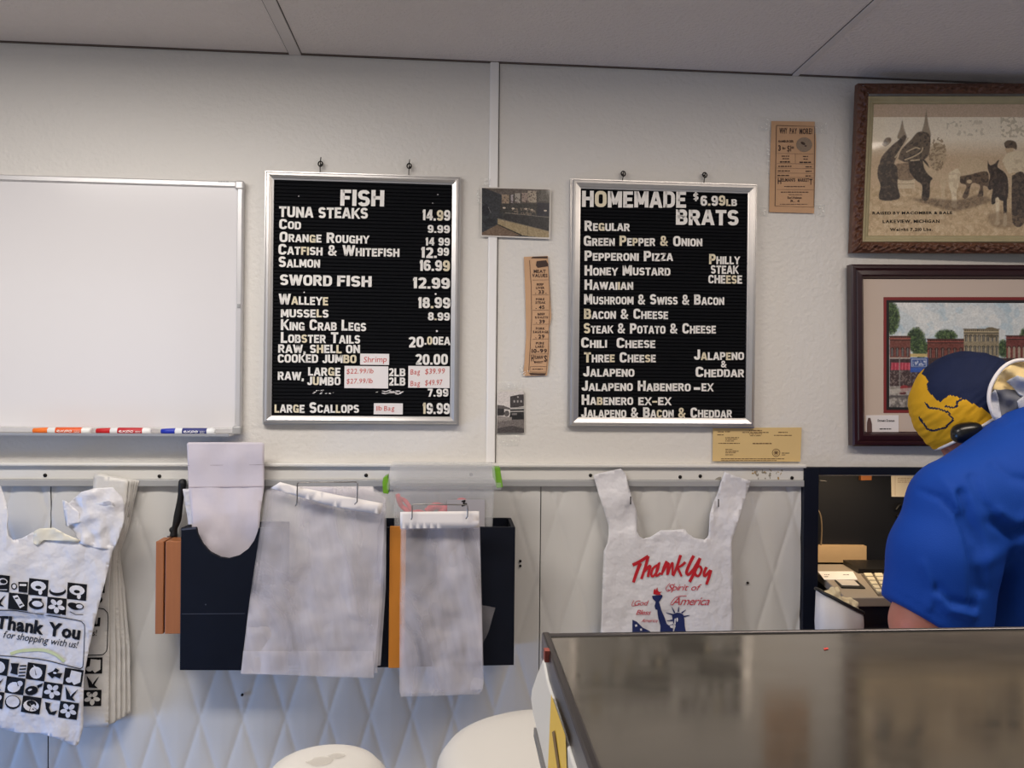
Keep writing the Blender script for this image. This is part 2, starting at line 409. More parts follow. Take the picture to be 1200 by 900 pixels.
def blur(a, r):
    for _ in range(2):
        for ax in (0, 1):
            p = np.pad(a, [(r, r) if i == ax else (0, 0) for i in range(2)], mode='edge'); c = np.cumsum(p, axis=ax)
            z = np.zeros_like(np.take(c, [0], axis=ax)); c = np.concatenate([z, c], axis=ax)
            n = a.shape[ax]; a = (np.take(c, range(2 * r + 1, 2 * r + 1 + n), axis=ax) - np.take(c, range(0, n), axis=ax)) / (2 * r + 1)
    return a
def picture(name, pic, corners, m, parent):               # corners TL TR BR BL in 3-D
    TL, TR, BR, BL = [np.array(c[:]) for c in corners]; h, w_ = pic.h, pic.w
    v, u = np.mgrid[0:h + 1, 0:w_ + 1]; u = (u / w_)[..., None]; v = (v / h)[..., None]
    V = ((TL * (1 - u) + TR * u) * (1 - v) + (BL * (1 - u) + BR * u) * v).reshape(-1, 3) - np.array(wl(parent)[:])
    i = np.arange(h * (w_ + 1)).reshape(h, w_ + 1)[:, :-1].reshape(-1)
    F = np.stack([i, i + w_ + 1, i + w_ + 2, i + 1], 1)
    me = bpy.data.meshes.new(name); me.vertices.add(len(V)); me.vertices.foreach_set('co', V.ravel())
    me.loops.add(F.size); me.loops.foreach_set('vertex_index', F.ravel()); me.polygons.add(len(F))
    me.polygons.foreach_set('loop_start', np.arange(len(F)) * 4); me.polygons.foreach_set('loop_total', np.full(len(F), 4))
    me.update(calc_edges=True); me.materials.append(m)
    at = me.color_attributes.new('Col', 'FLOAT_COLOR', 'CORNER')
    c = np.clip(pic.a / 255, 0, 1).reshape(-1, 3); lin = np.where(c <= .04045, c / 12.92, ((c + .055) / 1.055) ** 2.4)
    lin = np.repeat(np.concatenate([lin, np.ones((len(lin), 1))], 1), 4, axis=0); at.data.foreach_set('color', lin.ravel())
    o = bpy.data.objects.new(name, me); COL.objects.link(o); o.parent = parent; return o
# ------------------------------------------------------------------ materials used below
m_wall = mat('wall_paint', (224, 220, 214), .42, var=.02, vs=2, bump=.7, bs=95, dist=.0022)
m_panel = mat('quilted_panel', (214, 212, 208), .33, var=.02, vs=3)
m_ceil = mat('ceiling_tile', (226, 219, 217), .8, var=.03, vs=4, bump=1., bs=110, dist=.004)
m_white = mat('white_trim', (222, 219, 213), .4, var=.03)
m_grey = mat('grey_strip', (165, 165, 166), .35, var=.05)
m_alu = mat('brushed_aluminium', (205, 202, 200), .34, metal=.85, var=.06, vs=30)
m_black = mat('black_felt', (11, 12, 16), .85, var=.1, vs=40, spec=.15)
m_dark = mat('dark_screw', (35, 30, 27), .4, metal=.6)
m_let = mat('white_letter', (238, 234, 228), .4, var=.03)
m_yel = mat('yellowed_letter', (226, 214, 184), .4, var=.03)
m_card = mat('white_card', (236, 230, 228), .5, var=.02)
m_redink = mat('red_ink', (200, 62, 52), .5)
m_ink = mat('black_ink', (20, 18, 20), .6, spec=.2)
m_brownink = mat('brown_ink', (62, 40, 30), .6)

# ------------------------------------------------------------------ room
XL, XR = -2.6, 2.6
RAIL_Z0, RAIL_Z1 = P(500, 570, .012).z, P(500, 543, .02).z
X_END = P(940, 700, .012).x
g = G()
g.box(XL, XR, 0, .12, RAIL_Z1 - .02, CEIL_Z + .05)
struct('wall_back', g, m_wall)
g = G(); g.box(XL, XR + .3, -4.4, .5, -.1, 0); struct('floor', g, mat('floor_tile', (176, 168, 160), .5, var=.1, vs=3))
g = G(); g.box(XL, XR, -3.4, 0, CEIL_Z, CEIL_Z + .05); struct('ceiling', g, m_ceil)
# quilted lower wall: pillowed diamonds as real relief
def quilt(name, x0, x1):
    z1, z0 = RAIL_Z0 + .01, .02; st = .0042; nx, nz = int((x1 - x0) / st), int((z1 - z0) / st)
    jj, ii = np.mgrid[0:nz + 1, 0:nx + 1]; X = x0 + (x1 - x0) * ii / nx; Z = z0 + (z1 - z0) * jj / nz
    xq = P(335, 836, 0).x; a = (X - xq) / .101 + (Z - .736) / .33; b = (X - xq) / .101 - (Z - .736) / .33
    A = 1 - np.abs(2 * (a % 1) - 1); B = 1 - np.abs(2 * (b % 1) - 1)
    m_ = np.minimum(A, B); H = .0026 * (1 - np.exp(-m_ / .13)) + .0016 * m_
    V = np.stack([X, -.001 - H, Z], -1).reshape(-1, 3); k = np.arange(nz * (nx + 1)).reshape(nz, nx + 1)[:, :-1].reshape(-1)
    gg = G(); gg.v = [Vector(v) for v in V]; gg.f = np.stack([k, k + 1, k + nx + 2, k + nx + 1], 1).tolist(); gg.m = [0] * len(gg.f); gg.s = [True] * len(gg.f)
    o = struct(name, gg, m_panel); return o
xs = [XL + .9, P(60, 640).x, P(633, 640).x, X_END]
for i in range(3): quilt('wall_lower', xs[i] + .0012, xs[i + 1] - .0012)
g = G(); g.box(XL, X_END, .004, .12, 0, RAIL_Z1 - .02); struct('wall_backing', g, mat('panel_backing', (120, 116, 112), .7))
# trims
X0, X1, Z0, Z1 = rect(572, 80, 582.5, 540, .004)
g = G(); g.box(X0, X1, -.007, .001, RAIL_Z1, CEIL_Z - .001, .0028); g.box(X1, X1 + .0022, -.0012, .001, RAIL_Z1, CEIL_Z, mi=1)
struct('trim_1', g, [mat('seam_strip', (244, 241, 238), .35, var=.01), mat('shadow_gap', (70, 64, 60), .8)])
zl = P(500, 547.5, .022).z
g = G(); g.box(XL, X_END + .004, -.024, .002, zl, RAIL_Z1, .003)
zb = P(500, 562, .012).z
g.box(XL, X_END, -.013, .002, zb, zl - .0005, .001)
g.box(XL, X_END, -.0185, .002, RAIL_Z0, zb, .002, mi=1)
rail = struct('trim_2', g, [m_white, m_grey])
for px, py in ((53, 557), (187, 558), (429, 557), (552, 556), (692, 557), (797, 559), (820.5, 558), (928, 560)):
    c = P(px, py, .013); gs = G(); gs.lathe([(.0045, 0), (.0045, .001), (.0038, .0022), (.001, .0026)], c, (0, -1, 0), 12); obj('screw', gs, m_dark, rail)
g = G()                                                     # old glue marks on the rail
for _ in range(26):
    x, y = rng.uniform(882, 917), rng.uniform(550, 561)
    sheet(g, ell(x, y, rng.uniform(.8, 2.4), rng.uniform(.4, 1.4), 9, rng.uniform(0, 3)), W(.0131), 3, 0.0002, mi=rng.choice([0, 0, 1]))
sheet(g, ell(841, 562, 5, 2.2, 12, -.6), W(.0131), 3, .0002)
go = obj('glue_stain', g, [mat('glue_grey', (158, 152, 140), .7), mat('glue_tan', (180, 152, 104), .7)], rail, 'grey and tan glue residue'); go['kind'] = 'stuff'
for i, (pa, pb) in enumerate((((335, 40), 15), ((980, 44), 9))):
    c = PZ(pa[0], pa[1], CEIL_Z).x; wd = pb * .0019
    g = G(); g.box(c - wd / 2, c + wd / 2, -3.4, -.001, CEIL_Z - .0035, CEIL_Z + .002, .001)
    g.box(c - wd / 2 - .002, c - wd / 2, -3.4, -.001, CEIL_Z - .0006, CEIL_Z + .002, mi=1); g.box(c + wd / 2, c + wd / 2 + .002, -3.4, -.001, CEIL_Z - .0006, CEIL_Z + .002, mi=1)
    struct('trim_%d' % (i + 3), g, [mat('ceiling_batten', (214, 208, 206), .6), _m['shadow_gap']])
g = G(); g.box(XL, XR, -.006, -.0005, CEIL_Z - .003, CEIL_Z + .001); struct('trim_5', g, mat('ceiling_line', (96, 84, 78), .8))
# small holes in the lower panel
for px, py in ((609.7, 657.4), (609.7, 663), (876, 683), (284, 814)):
    c = P(px, py, .006); gs = G(); gs.lathe([(.0032, 0), (.0032, .003), (.002, .004)], c, (0, -1, 0), 10)
    o = obj('screw', gs, m_dark); tag(o, {609.7: 'dark screw in the quilted panel right of the navy bin', 876: 'dark screw in the quilted panel right of the red lettered bag', 284: 'dark screw in the quilted panel below the clear bags'}[px], 'screw', 'screws in the quilted panel' if px == 609.7 else None)
# ceiling light fixtures (above and behind the camera's view); customer-side one added for floor bounce
for nm, x, y in (('left', -.85, -.98), ('right', .95, -1.12), ('customer side (added for bounce)', 0.0, -3.0)):
    t = thing('ceiling_light', (x, y, CEIL_Z), 'recessed fluorescent ceiling light on the %s of the shop ceiling' % nm, 'ceiling light')
    g = G(); c4 = [(x - .62, y + .17, CEIL_Z - .01), (x + .62, y + .17, CEIL_Z - .01), (x + .62, y - .17, CEIL_Z - .01), (x - .62, y - .17, CEIL_Z - .01)]
    g.ring(c4, (0, 0, -1), [(0, -.01), (0, .006), (.03, .006), (.036, -.006)]); obj('fixture_frame', g, m_white, t)

# ------------------------------------------------------------------ whiteboard and markers
D = .022
X0, X1, Z0, Z1 = rect(-150, 206, 283, 510, D); Z1 = P(283, 212, D).z; Z0 = P(283, 509, D).z
t = thing('whiteboard', ((X0 + X1) / 2, 0, Z0), 'large white dry erase board with thin silver frame and pen tray', 'whiteboard')
g = G(); g.box(X0 + .006, X1 - .006, -.012, -.001, Z0 + .006, Z1 - .006)
obj('writing_surface', g, mat('whiteboard_enamel', (228, 225, 226), .22, var=.008, vs=1.5, coat=.3), t)
c4 = [(X0, 0, Z1), (X1, 0, Z1), (X1, 0, Z0), (X0, 0, Z0)]
g = G(); g.ring(c4, (0, -1, 0), [(0, .001), (0, .016), (.003, .019), (.012, .019), (.015, .0125)])
obj('frame', g, mat('board_frame', (212, 210, 210), .35, metal=.35), t)
g = G(); zt = P(283, 510, D).z
zp = P(150, 510.5, .05).z
g.prism([(X0 + .03, -.004, zp), (X0 + .03, -.062, zp), (X0 + .03, -.064, zp + .006), (X0 + .03, -.060, zp + .006), (X0 + .03, -.058, zp + .002), (X0 + .03, -.004, zp + .002)], (X1 - X0 - .045, 0, 0))
obj('pen_tray', g, mat('tray_metal', (206, 205, 206), .35, metal=.4), t)
for cx, cz, nm in ((X1 - .009, Z0 + .009, 'a'), (X1 - .009, Z1 - .009, 'b')):
    g = G(); g.box(cx - .0105, cx + .0105, -.0215, -.001, cz - .0105, cz + .0105, .004); obj('corner_cap', g, m_grey if nm == 'a' else _m['board_frame'], t)
x = P(280, 358, .02); g = G(); g.box(x.x - .004, x.x + .003, -.0215, -.015, x.z - .006, x.z + .004, .001); obj('rail_clip', g, m_grey, t)
g = G(); scrib(g, W(.0195), 256, 268, 213.4, 1.8, .0003); obj('maker_mark', g, m_grey, t)

def marker(x0, x1, y, cap_c, body_c, lab_c, ink_c, label, nm):
    d = .05; A, B = P(x0, y, d), P(x1, y, d); r = .0082; Z = zp + .002 + r
    A = Vector((A.x, -d, Z)); B = Vector((B.x, -d, Z)); L = (B - A).length; ax = (B - A).normalized()
    t = thing('dry_erase_marker', ((A.x + B.x) / 2, -d, zp + .002), label, 'marker')
    g = G(); g.lathe([(.0045, 0), (.0062, .001), (.0072, L * .12), (.0078, L * .24), (.0078, L * .27)], A, ax, 20); obj('cap', g, mat('cap_' + nm, cap_c, .4), t)
    g = G(); g.lathe([(r - .0006, L * .265), (r, L * .27), (r, L * .86), (r, L * .93), (.007, L * .99), (.005, L)], A, ax, 20); obj('barrel', g, mat('barrel_' + nm, body_c, .35), t)
    g = G(); g.lathe([(r + .0002, L * .40), (r + .0003, L * .401), (r + .0003, L * .849), (r + .0002, L * .85)], A, ax, 20)
    lb = obj('printed_label', g, mat('label_' + nm, lab_c, .4), t)
    g = G(); fx = A.x + L * .43
    def fn(px, py, off=0.):                                   # px along barrel in mm, py round it
        a = py / (r * 1000); return Vector((fx + px / 1000, -d - math.cos(a) * (r + .0006 + off), Z - math.sin(a) * (r + .0006 + off)))
    w_ = L * 1000 * .26
    # brush-script brand word, drawn as strokes
    st = [[(0, -1), (2.5, -2.6), (2.8, -4), (1.2, -4), (.6, -1.5), (2.5, .3), (4, -1)], [(4.2, .2), (8, -4.6)], [(4.6, -4.2), (7.4, .2)], [(8, 2.4), (9.6, -4)], [(9.2, -3.2), (11.4, -4.2), (12.2, -2), (10, -.2), (9, -.6)], [(14.6, -4), (12.8, -2), (13.6, 0), (15.8, -.6), (16.2, -3), (14.6, -4)]]
    for s_ in st: stroke(g, curve2([(a * w_ / 16.2, b * .85 + 1.5) for a, b in s_], 4), fn, 1.15, 0)
    scrib(g, fn, L * 1000 * .30, L * 1000 * .40, 0, 1.2, 0); scrib(g, fn, L * 1000 * .30, L * 1000 * .39, 2.6, 1.2, 0)
    obj('lettering', g, mat('mk_ink_' + nm, ink_c, .5), lb)
marker(39, 107, 505.5, (238, 120, 40), (236, 236, 234), (226, 92, 34), (250, 240, 232), 'orange dry erase marker lying leftmost on the whiteboard tray', 'orange')
marker(113, 177.5, 506, (196, 24, 30), (238, 236, 236), (188, 30, 40), (248, 240, 240), 'red dry erase marker in the middle of the whiteboard tray', 'red')
marker(189, 252.5, 506.5, (26, 50, 176), (236, 238, 240), (40, 48, 120), (244, 244, 250), 'blue dry erase marker nearest the right end of the whiteboard tray', 'blue')

# ------------------------------------------------------------------ letter boards
def letter_board(o4, i4, label, rows, flecks=()):
    d = .024
    X0 = (P(*o4[0], d).x + P(*o4[3], d).x) / 2; X1 = (P(*o4[1], d).x + P(*o4[2], d).x) / 2
    Z1 = (P(*o4[0], d).z + P(*o4[1], d).z) / 2; Z0 = (P(*o4[2], d).z + P(*o4[3], d).z) / 2
    dp = .014
    x0, x1, z0, z1 = rect(i4[0], i4[1], i4[2], i4[3], dp)
    t = thing('letter_board', ((X0 + X1) / 2, 0, Z0), label, 'letter board')
    ins = ((x0 - X0) + (X1 - x1) + (Z1 - z1) + (z0 - Z0)) / 4
    c4 = [(X0, 0, Z1), (X1, 0, Z1), (X1, 0, Z0), (X0, 0, Z0)]
    g = G(); g.ring(c4, (0, -1, 0), [(0, .001), (0, .012), (.002, .012), (.002, .017), (.0045, .017), (.0045, .021), (.007, .0235), (.012, .024), (ins - .004, .021), (ins - .004, .0185), (ins, .0175), (ins, .011)])
    obj('frame', g, m_alu, t)
    # grooved felt: real horizontal slots
    g = G(); n = 66; hz = (Z1 - Z0 - 2 * ins + .008) / n; xa, xb, za = X0 + ins - .004, X1 - ins + .004, Z0 + ins - .004
    vs, fs = [], []; pr = [(0, .0105), (.12, .0138), (.8, .0138), (.92, .0105)]
    for i in range(n):
        for u, h in pr: vs += [(xa, -h, za + (i + u) * hz), (xb, -h, za + (i + u) * hz)]
    for k in range(len(vs) // 2 - 1): fs.append([2 * k, 2 * k + 1, 2 * k + 3, 2 * k + 2])
    g.add(vs, fs); obj('felt_panel', g, m_black, t)
    fn = W(dp)
    for s, xa, ya, xb, yb, cap in rows:
        g = G(); text(g, fn, s, xa, ya, xb, yb, cap, .0002, .0028, 'board', mi=0, alt=1)
        obj('lettering', g, [m_let, m_yel], t, 'white letters reading ' + s.upper())
    if flecks:
        g = G()
        for x, y, rx, ry in flecks: sheet(g, ell(x, y, rx, ry, 8, rng.uniform(-.4, .2)), fn, 4, .0006)
        go = obj('glue_residue', g, m_card, t, 'torn white paper residue'); go['kind'] = 'stuff'
    return t
fl = [(359 + 4 + rng.uniform(0, 29), 458.5 + rng.uniform(-2, 3), rng.uniform(.4, 1.6), rng.uniform(.2, .6)) for _ in range(14)] + [(441 + rng.uniform(0, 32), 459.5 + rng.uniform(-2, 2.5), rng.uniform(.8, 5), rng.uniform(.3, .9)) for _ in range(14)]
fl += [(510.5, 344.5, 1.2, 1.2), (512, 388, 1.3, 1.2), (356.5, 342.5, .8, .7), (350, 230, .6, .6), (513, 228, .6, .6), (507, 238, .5, .5)]
letter_board([(309, 198), (541, 206), (537.5, 499), (306.5, 498)], (320, 213, 528, 487.5), 'black letter board listing FISH prices, silver framed, beside the whiteboard', [
    ('FISH', 398.6, 240.8, 450, 242.2, 19), ('TUNA STEAKS', 327, 254.5, 431, 256.4, 12.6), ('14.99', 495, 258, 527.5, 259, 12.6),
    ('Cod', 327, 268.4, 352.7, 268.8, 12), ('9.99', 501, 273, 527, 273.3, 9.3), ('Orange Roughy', 327.5, 283.5, 432.6, 285.6, 12.2), ('14 99', 498.7, 287.7, 527, 288.2, 9.4),
    ('Catfish & Whitefish', 326, 298.2, 468, 301.2, 12.6), ('12.', 493.5, 302.2, 512, 302.4, 12.6), ('99', 512.5, 299.7, 526, 300, 9.6), ('Salmon', 326.4, 313, 375, 313.8, 12.5), ('16.99', 491.8, 317.6, 527, 318, 12.8),
    ('SWORD', 328, 334, 389, 335.2, 12.6), ('FISH', 395, 335.3, 435.4, 336.2, 12.6), ('12.99', 484, 338, 527, 338.4, 13), ('Walleye', 326.6, 357, 384.5, 357.8, 12.8), ('18.99', 490, 361, 527.5, 361.3, 12.8),
    ('MUSSELS', 329, 371.8, 385, 372.2, 9.5), ('8.99', 501.5, 375.4, 527, 375.7, 9.6), ('King Crab Legs', 329, 386.8, 429, 388, 12.8), ('Lobster Tails', 329, 401.7, 422, 402.6, 12.8), ('20', 478.8, 407, 496.5, 407, 12.6), ('.00EA', 497.5, 404, 527.5, 404.4, 9.6),
    ('RAW, SHELL ON', 326, 413.4, 421.8, 414, 9.8), ('COOKED JUMBO', 325.4, 424.7, 417.7, 425.8, 9.8), ('20.00', 486.8, 427.4, 524.7, 427.6, 12.6), ('RAW,', 325.4, 445, 356, 445.6, 9.8), ('LARGE', 361, 440.2, 399, 440.6, 9.8), ('JUMBO', 360, 451.2, 399, 451.6, 9.8),
    ('2LB', 455.5, 440.8, 475, 441, 9.4), ('2LB', 455.5, 451.8, 475, 452, 9.4), ('7.99', 501, 464.8, 525.4, 465, 9.3), ('large Scallops', 321.7, 483.6, 420.7, 484, 12.6), ('19.99', 495.4, 485, 527, 485.2, 13)], fl)
letter_board([(669, 209), (889, 213.5), (886.5, 502), (666.5, 501)], (681, 224, 876, 490), 'black letter board listing HOMEMADE BRATS, silver framed, right of the wall seam', [
    ('HOMEMADE', 682, 242.6, 804, 243.6, 19), ('$', 812, 235, 819, 235, 9), ('6.99', 821, 241, 850, 241.2, 12), ('LB', 851, 241.2, 863.6, 241.3, 8), ('BRATS', 792, 263.4, 865.4, 264.4, 18),
    ('Regular', 685, 270.4, 738, 270.8, 12), ('Green Pepper & Onion', 684, 288, 823, 288.6, 12), ('Pepperoni Pizza', 685, 305.5, 788.6, 306, 12), ('Honey Mustard', 685, 322.6, 785.6, 323, 12), ('Hawaiian', 685, 339.6, 742, 339.8, 12),
    ('Mushroom & Swiss & Bacon', 684.4, 356.6, 848.7, 357.4, 12), ('Bacon & Cheese', 684.4, 373.6, 783, 374, 12), ('Philly', 831, 309.4, 867, 309.8, 12), ('STEAK', 833, 320.8, 865.4, 321, 9.8), ('CHEESE', 830, 332.2, 869.7, 332.5, 9.8),
    ('Steak & Potato & Cheese', 684, 390.6, 839, 391, 12), ('Chili  Cheese', 681, 407.6, 768, 407.8, 12), ('Three Cheese', 684.4, 424.6, 768.5, 424.9, 12), ('Jalapeno', 683.3, 441.4, 743.4, 441.5, 12), ('Jalapeno Habenero', 681.6, 458.2, 809.4, 458.5, 12), ('-', 813, 461.2, 820.5, 461.2, 14), ('EX', 822, 458.4, 836, 458.5, 9.4),
    ('Habenero', 681.6, 474.6, 742, 474.7, 12), ('EX-EX', 748, 474.7, 786.7, 474.8, 9.4), ('Jalapeno & Bacon & Cheddar', 681, 489.2, 857.8, 489.5, 11.8), ('Jalapeno', 813.3, 421.8, 871.9, 422, 12), ('&', 844.8, 430.8, 851.7, 430.8, 8.2), ('Cheddar', 815, 441.8, 872, 442, 12)])
# handwritten cards on the fish board
def price_card(x0, y0, x1, y1, label, lines):
    d = .0185; a, b, z0, z1 = rect(x0, y0, x1, y1, d)
    t = thing('price_card', ((a + b) / 2, -d, z0), label, 'card')
    g = G(); g.box(a, b, -d, -d + .0008, z0, z1); obj('card', g, m_card, t)
    g = G()
    for s, xa, ya, xb, cap in lines: text(g, W(d), s, xa, ya, xb, ya - .6, cap, .0004, style='thin', caps=False, slant=.12, gap=.16)
    obj('handwriting', g, m_redink, t, 'red handwriting')
price_card(422, 414.5, 456, 427.5, 'small white card handwritten Shrimp in red on the fish board', [('Shrimp', 426, 424.6, 453, 6.4)])
price_card(403.6, 429, 455, 455, 'wide white card with two red per pound prices on the fish board', [('$22.99/lb', 406, 438, 437.5, 5.6), ('$27.99/lb', 406, 449.6, 436.5, 5.6)])
price_card(478.4, 429, 527, 454.6, 'white card with two red Bag prices at the fish board right edge', [('Bag', 481, 439, 492, 6), ('$39.99', 498, 438.4, 521, 6.2), ('Bag', 481, 452.5, 492, 6), ('$49.97', 498, 451.6, 518, 6.2)])
price_card(438, 472.6, 472, 485.6, 'small white card handwritten 1lb Bag beside LARGE SCALLOPS', [('1lb', 441, 481.5, 447.5, 5.6), ('Bag', 450, 481.5, 462, 5.6)])
# eye hooks above the boards
for px, py, wh in ((375.5, 192, 'left hook above the fish letter board'), (479.5, 194.5, 'right hook above the fish letter board'), (730.5, 203.5, 'left hook above the brats letter board'), (826, 205, 'right hook above the brats letter board')):
    c = P(px, py, .012); t = thing('eye_hook', (c.x, 0, c.z - .012), 'small dark screw eye, ' + wh, 'hook')
    g = G(); r = .0065; g.tube([c + Vector((r * math.cos(a) * .8, .002 * math.sin(a), r * math.sin(a))) for a in [i * .35 for i in range(18)]], .0016, 8, closed=True)
    g.tube([c + Vector((0, .013, .001)), c + Vector((0, .001, 0))], .0018, 8); obj('ring', g, m_dark, t)
    g = G(); g.tube([c + Vector((.001, 0, .016 if px < 600 else .006)), c + Vector((0, -.001, .004)), c + Vector((0, -.002, -.004)), c + Vector((-.001, .002, -.012)), c + Vector((-.001, .004, -.022))], .0012, 6); obj('wire', g, m_dark, t)
# ------------------------------------------------------------------ papers and photographs on the wall
m_clip = mat('aged_newsprint', (204, 162, 124), .7, var=.1, vs=25)
m_pic = attrmat('picture_print', .45); m_gloss = attrmat('picture_print_glossy', .3, coat=.5)
m_tape = mat('clear_tape', (240, 240, 235), .12, alpha=.16, bump=.9, bs=160, dist=.004)
def pq(c, d): return [P(x, y, d) for x, y in c]
def paper_geo(c, d, th=.0006):
    g = G(); g.prism([P(x, y, d) for x, y in c], (0, th, 0)); return g
def paper(name, c, d, m, label, cat):
    q = pq(c, d); z = min(p.z for p in q); t = thing(name, (sum(p.x for p in q) / len(q), -d, z), label, cat); return t
def tape(px, py, wx, wy, t, d=.0035):
    g = G(); sheet(g, [(px - wx, py - wy), (px + wx, py - wy * .8), (px + wx * .9, py + wy), (px - wx, py + wy * .9)], W(d), 2.5, .0004)
    for v in g.v: v.y -= .0012 * noise.noise(v * 180)
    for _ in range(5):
        x, y = px + rng.uniform(-wx, wx) * .8, py + rng.uniform(-wy, wy) * .8; sheet(g, ell(x, y, rng.uniform(.5, 1.8), rng.uniform(.3, .7), 8, rng.uniform(-1, 1)), W(d), 4, .0018, 1)  # white slivers painted as glints on the tape creases
    return obj('tape', g, [m_tape, mat('tape_glint', (240, 238, 232), .2)], t, 'crinkled clear tape')

# shop counter photograph
c = [(563.5, 219), (645.5, 221), (644.5, 280), (563.5, 277)]
t = paper('photograph', c, .009, None, 'dark colour photograph of a shop counter taped over the wall seam', 'photograph')
obj('photo_paper', paper_geo(c, .009), mat('photo_border', (226, 220, 212), .35), t)
p = Pic(564.5, 220, 644, 278, 2.6, (58, 56, 54))
p.poly([(564, 220), (590, 228), (588, 262), (564, 275)], (46, 48, 52)); p.poly([(588, 226), (645, 218), (645, 240), (588, 240)], (70, 64, 58)); p.poly([(566, 219), (645, 219), (645, 222), (588, 228)], (92, 82, 74))
p.rect(586, 238, 644, 250, (52, 50, 46)); p.rect(629, 236, 645, 252, (20, 20, 36))
for x0, x1, y0, y1, cc in ((587.5, 596, 227.5, 238, (150, 130, 108)), (598.5, 601, 227, 237.5, (160, 150, 150)), (603, 609, 225.5, 237.5, (158, 150, 138)), (611, 617.5, 224.5, 236, (150, 132, 120)), (618, 628.5, 222, 236, (166, 152, 134)), (630.5, 644, 221.5, 234.5, (92, 88, 80))):
    p.rect(x0, y0, x1, y1, cc); p.blotch(((p.X > x0) & (p.X < x1) & (p.Y > y0) & (p.Y < y1)).astype(float), (60, 46, 44), .6, 1, .7)
p.poly([(583, 255), (600, 249), (645, 253), (645, 270), (600, 260)], (44, 42, 42)); p.line([(592, 249.5), (644, 253.5)], .8, (120, 114, 104)); p.line([(583, 257), (644, 270.5)], 1, (128, 116, 96))
p.poly([(583, 257.5), (645, 271), (645, 279), (611, 276), (583, 264)], (158, 140, 106)); p.poly([(564, 275), (583, 264), (612, 275.5), (600, 278), (564, 278)], (112, 92, 74)); p.line([(583, 264), (611, 276)], 1.2, (34, 28, 24)); p.line([(591.5, 259), (592, 267)], .5, (110, 96, 74)); p.line([(618.5, 265), (618.5, 275)], .5, (90, 78, 60))
for x, y in ((590.5, 243.5), (601, 244), (616, 244), (623, 245), (639, 245.5)): p.ell(x, y, 1.8, 1, (206, 190, 170))
p.blotch(((p.X > 600) & (p.X < 628) & (p.Y > 243) & (p.Y < 251)).astype(float), (150, 132, 112), .7, 1, .4); p.ell(569, 247, 5, 7, (24, 26, 34)); p.ell(574, 262, 7, 5, (30, 32, 36)); p.line([(572, 243), (575, 250)], .7, (120, 118, 118)); p.noise(7, 1)
picture('picture', p, pq([(564.7, 220.2), (644.3, 222.2), (643.2, 278.3), (564.7, 275.6)], .0096), m_gloss, t)
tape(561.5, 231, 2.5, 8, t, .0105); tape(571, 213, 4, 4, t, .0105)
# meat values strip
d = .005
c = [(614, 301), (642, 300), (644, 330), (646, 372), (643.5, 385), (644, 412), (641, 440), (613, 440.5), (615, 420), (616.5, 390), (615.5, 345)]
t = paper('newspaper_clipping', c, d, None, 'tall narrow brown clipping headed MEAT VALUES taped between the letter boards', 'clipping')
obj('newsprint', paper_geo(c, d), m_clip, t)
g = G(); fn = W(d + .0006)
stroke(g, [(620.5, 305), (622.5, 335), (623, 372), (621.5, 405), (619.5, 436)], fn, .5, .0002); stroke(g, [(642.6, 312), (644.4, 350), (643.3, 386), (642.5, 410), (640, 437)], fn, .35, .0002)
for q in ([(622, 302.6), (624.5, 300.8), (641.5, 300.4), (642, 302.8)], [(629, 306), (640, 305), (642.5, 309.5), (642.5, 312), (630, 313.8), (628, 311)], [(619.5, 437.2), (640, 437.4), (638.5, 439.6), (622, 439.4)]): sheet(g, q, fn, 30, .0002)
for y in (328.2, 345.6, 363.5, 380.2, 397.5, 415): stroke(g, [(624 if y < 400 else 622, y), (643, y - .3)], fn, .25, .0002)
def tx(g, fn, s, x0, x1, y, cap, dy=0, style='bold', caps=True, sl=0., off=.0002, mi=0): text(g, fn, s, x0, y, x1, y + dy, cap, off, style=style, caps=caps, slant=sl, mi=mi)
for s, x0, x1, y, cap in (('MEAT', 625.5, 639.5, 319.8, 3.8), ('VALUES', 623.5, 641.5, 324.8, 4), ('BEEF', 629, 637, 334.5, 2.6), ('LIVER', 628, 638, 338.6, 2.8), ('33', 631, 637.5, 344.4, 4.4), ('-', 627, 628.4, 344.8, 3), ('-', 639, 640.4, 344.8, 3), ('PORK', 628, 638.5, 352, 2.7), ('STEAK', 627.5, 639.5, 356, 2.8), ('45', 631.5, 638, 362.2, 4.4), ('-', 627.5, 629, 362.4, 3), ('BEEF', 630, 638.5, 369.4, 2.6), ('ROASTS', 627, 642, 373.2, 2.6), ('39', 632, 638.5, 379, 4.4), ('-', 628, 629.4, 379.4, 3), ('PORK', 628, 638.5, 386.3, 2.7), ('SAUSAGE', 624.5, 642.5, 390.4, 2.8), ('29', 631, 638, 396.5, 4.4), ('-', 627, 628.4, 396.8, 3), ('PURE', 628, 637.5, 403.6, 2.8), ('LARD', 627.5, 637.5, 407.6, 2.8), ('10-99', 623, 641, 413.5, 4.6), ('H', 622.5, 625.5, 423.4, 7.6), ('ELMAN\'', 626.5, 636.5, 420.5, 4), ('S', 637.5, 641, 424, 7.6), ('MARKET', 626, 636.5, 425.6, 2.6)): tx(g, fn, s, x0, x1, y, cap)
stroke(g, [(621.5, 429.5), (640.5, 429.5), (640, 436), (621, 436), (621.5, 429.5)], fn, .3, .0002); scrib(g, fn, 624, 636, 433, 1.2)
obj('print', g, m_brownink, t, 'dark brown newspaper lettering')
tape(617, 437, 6, 4, t); tape(612, 432, 3, 5, t)
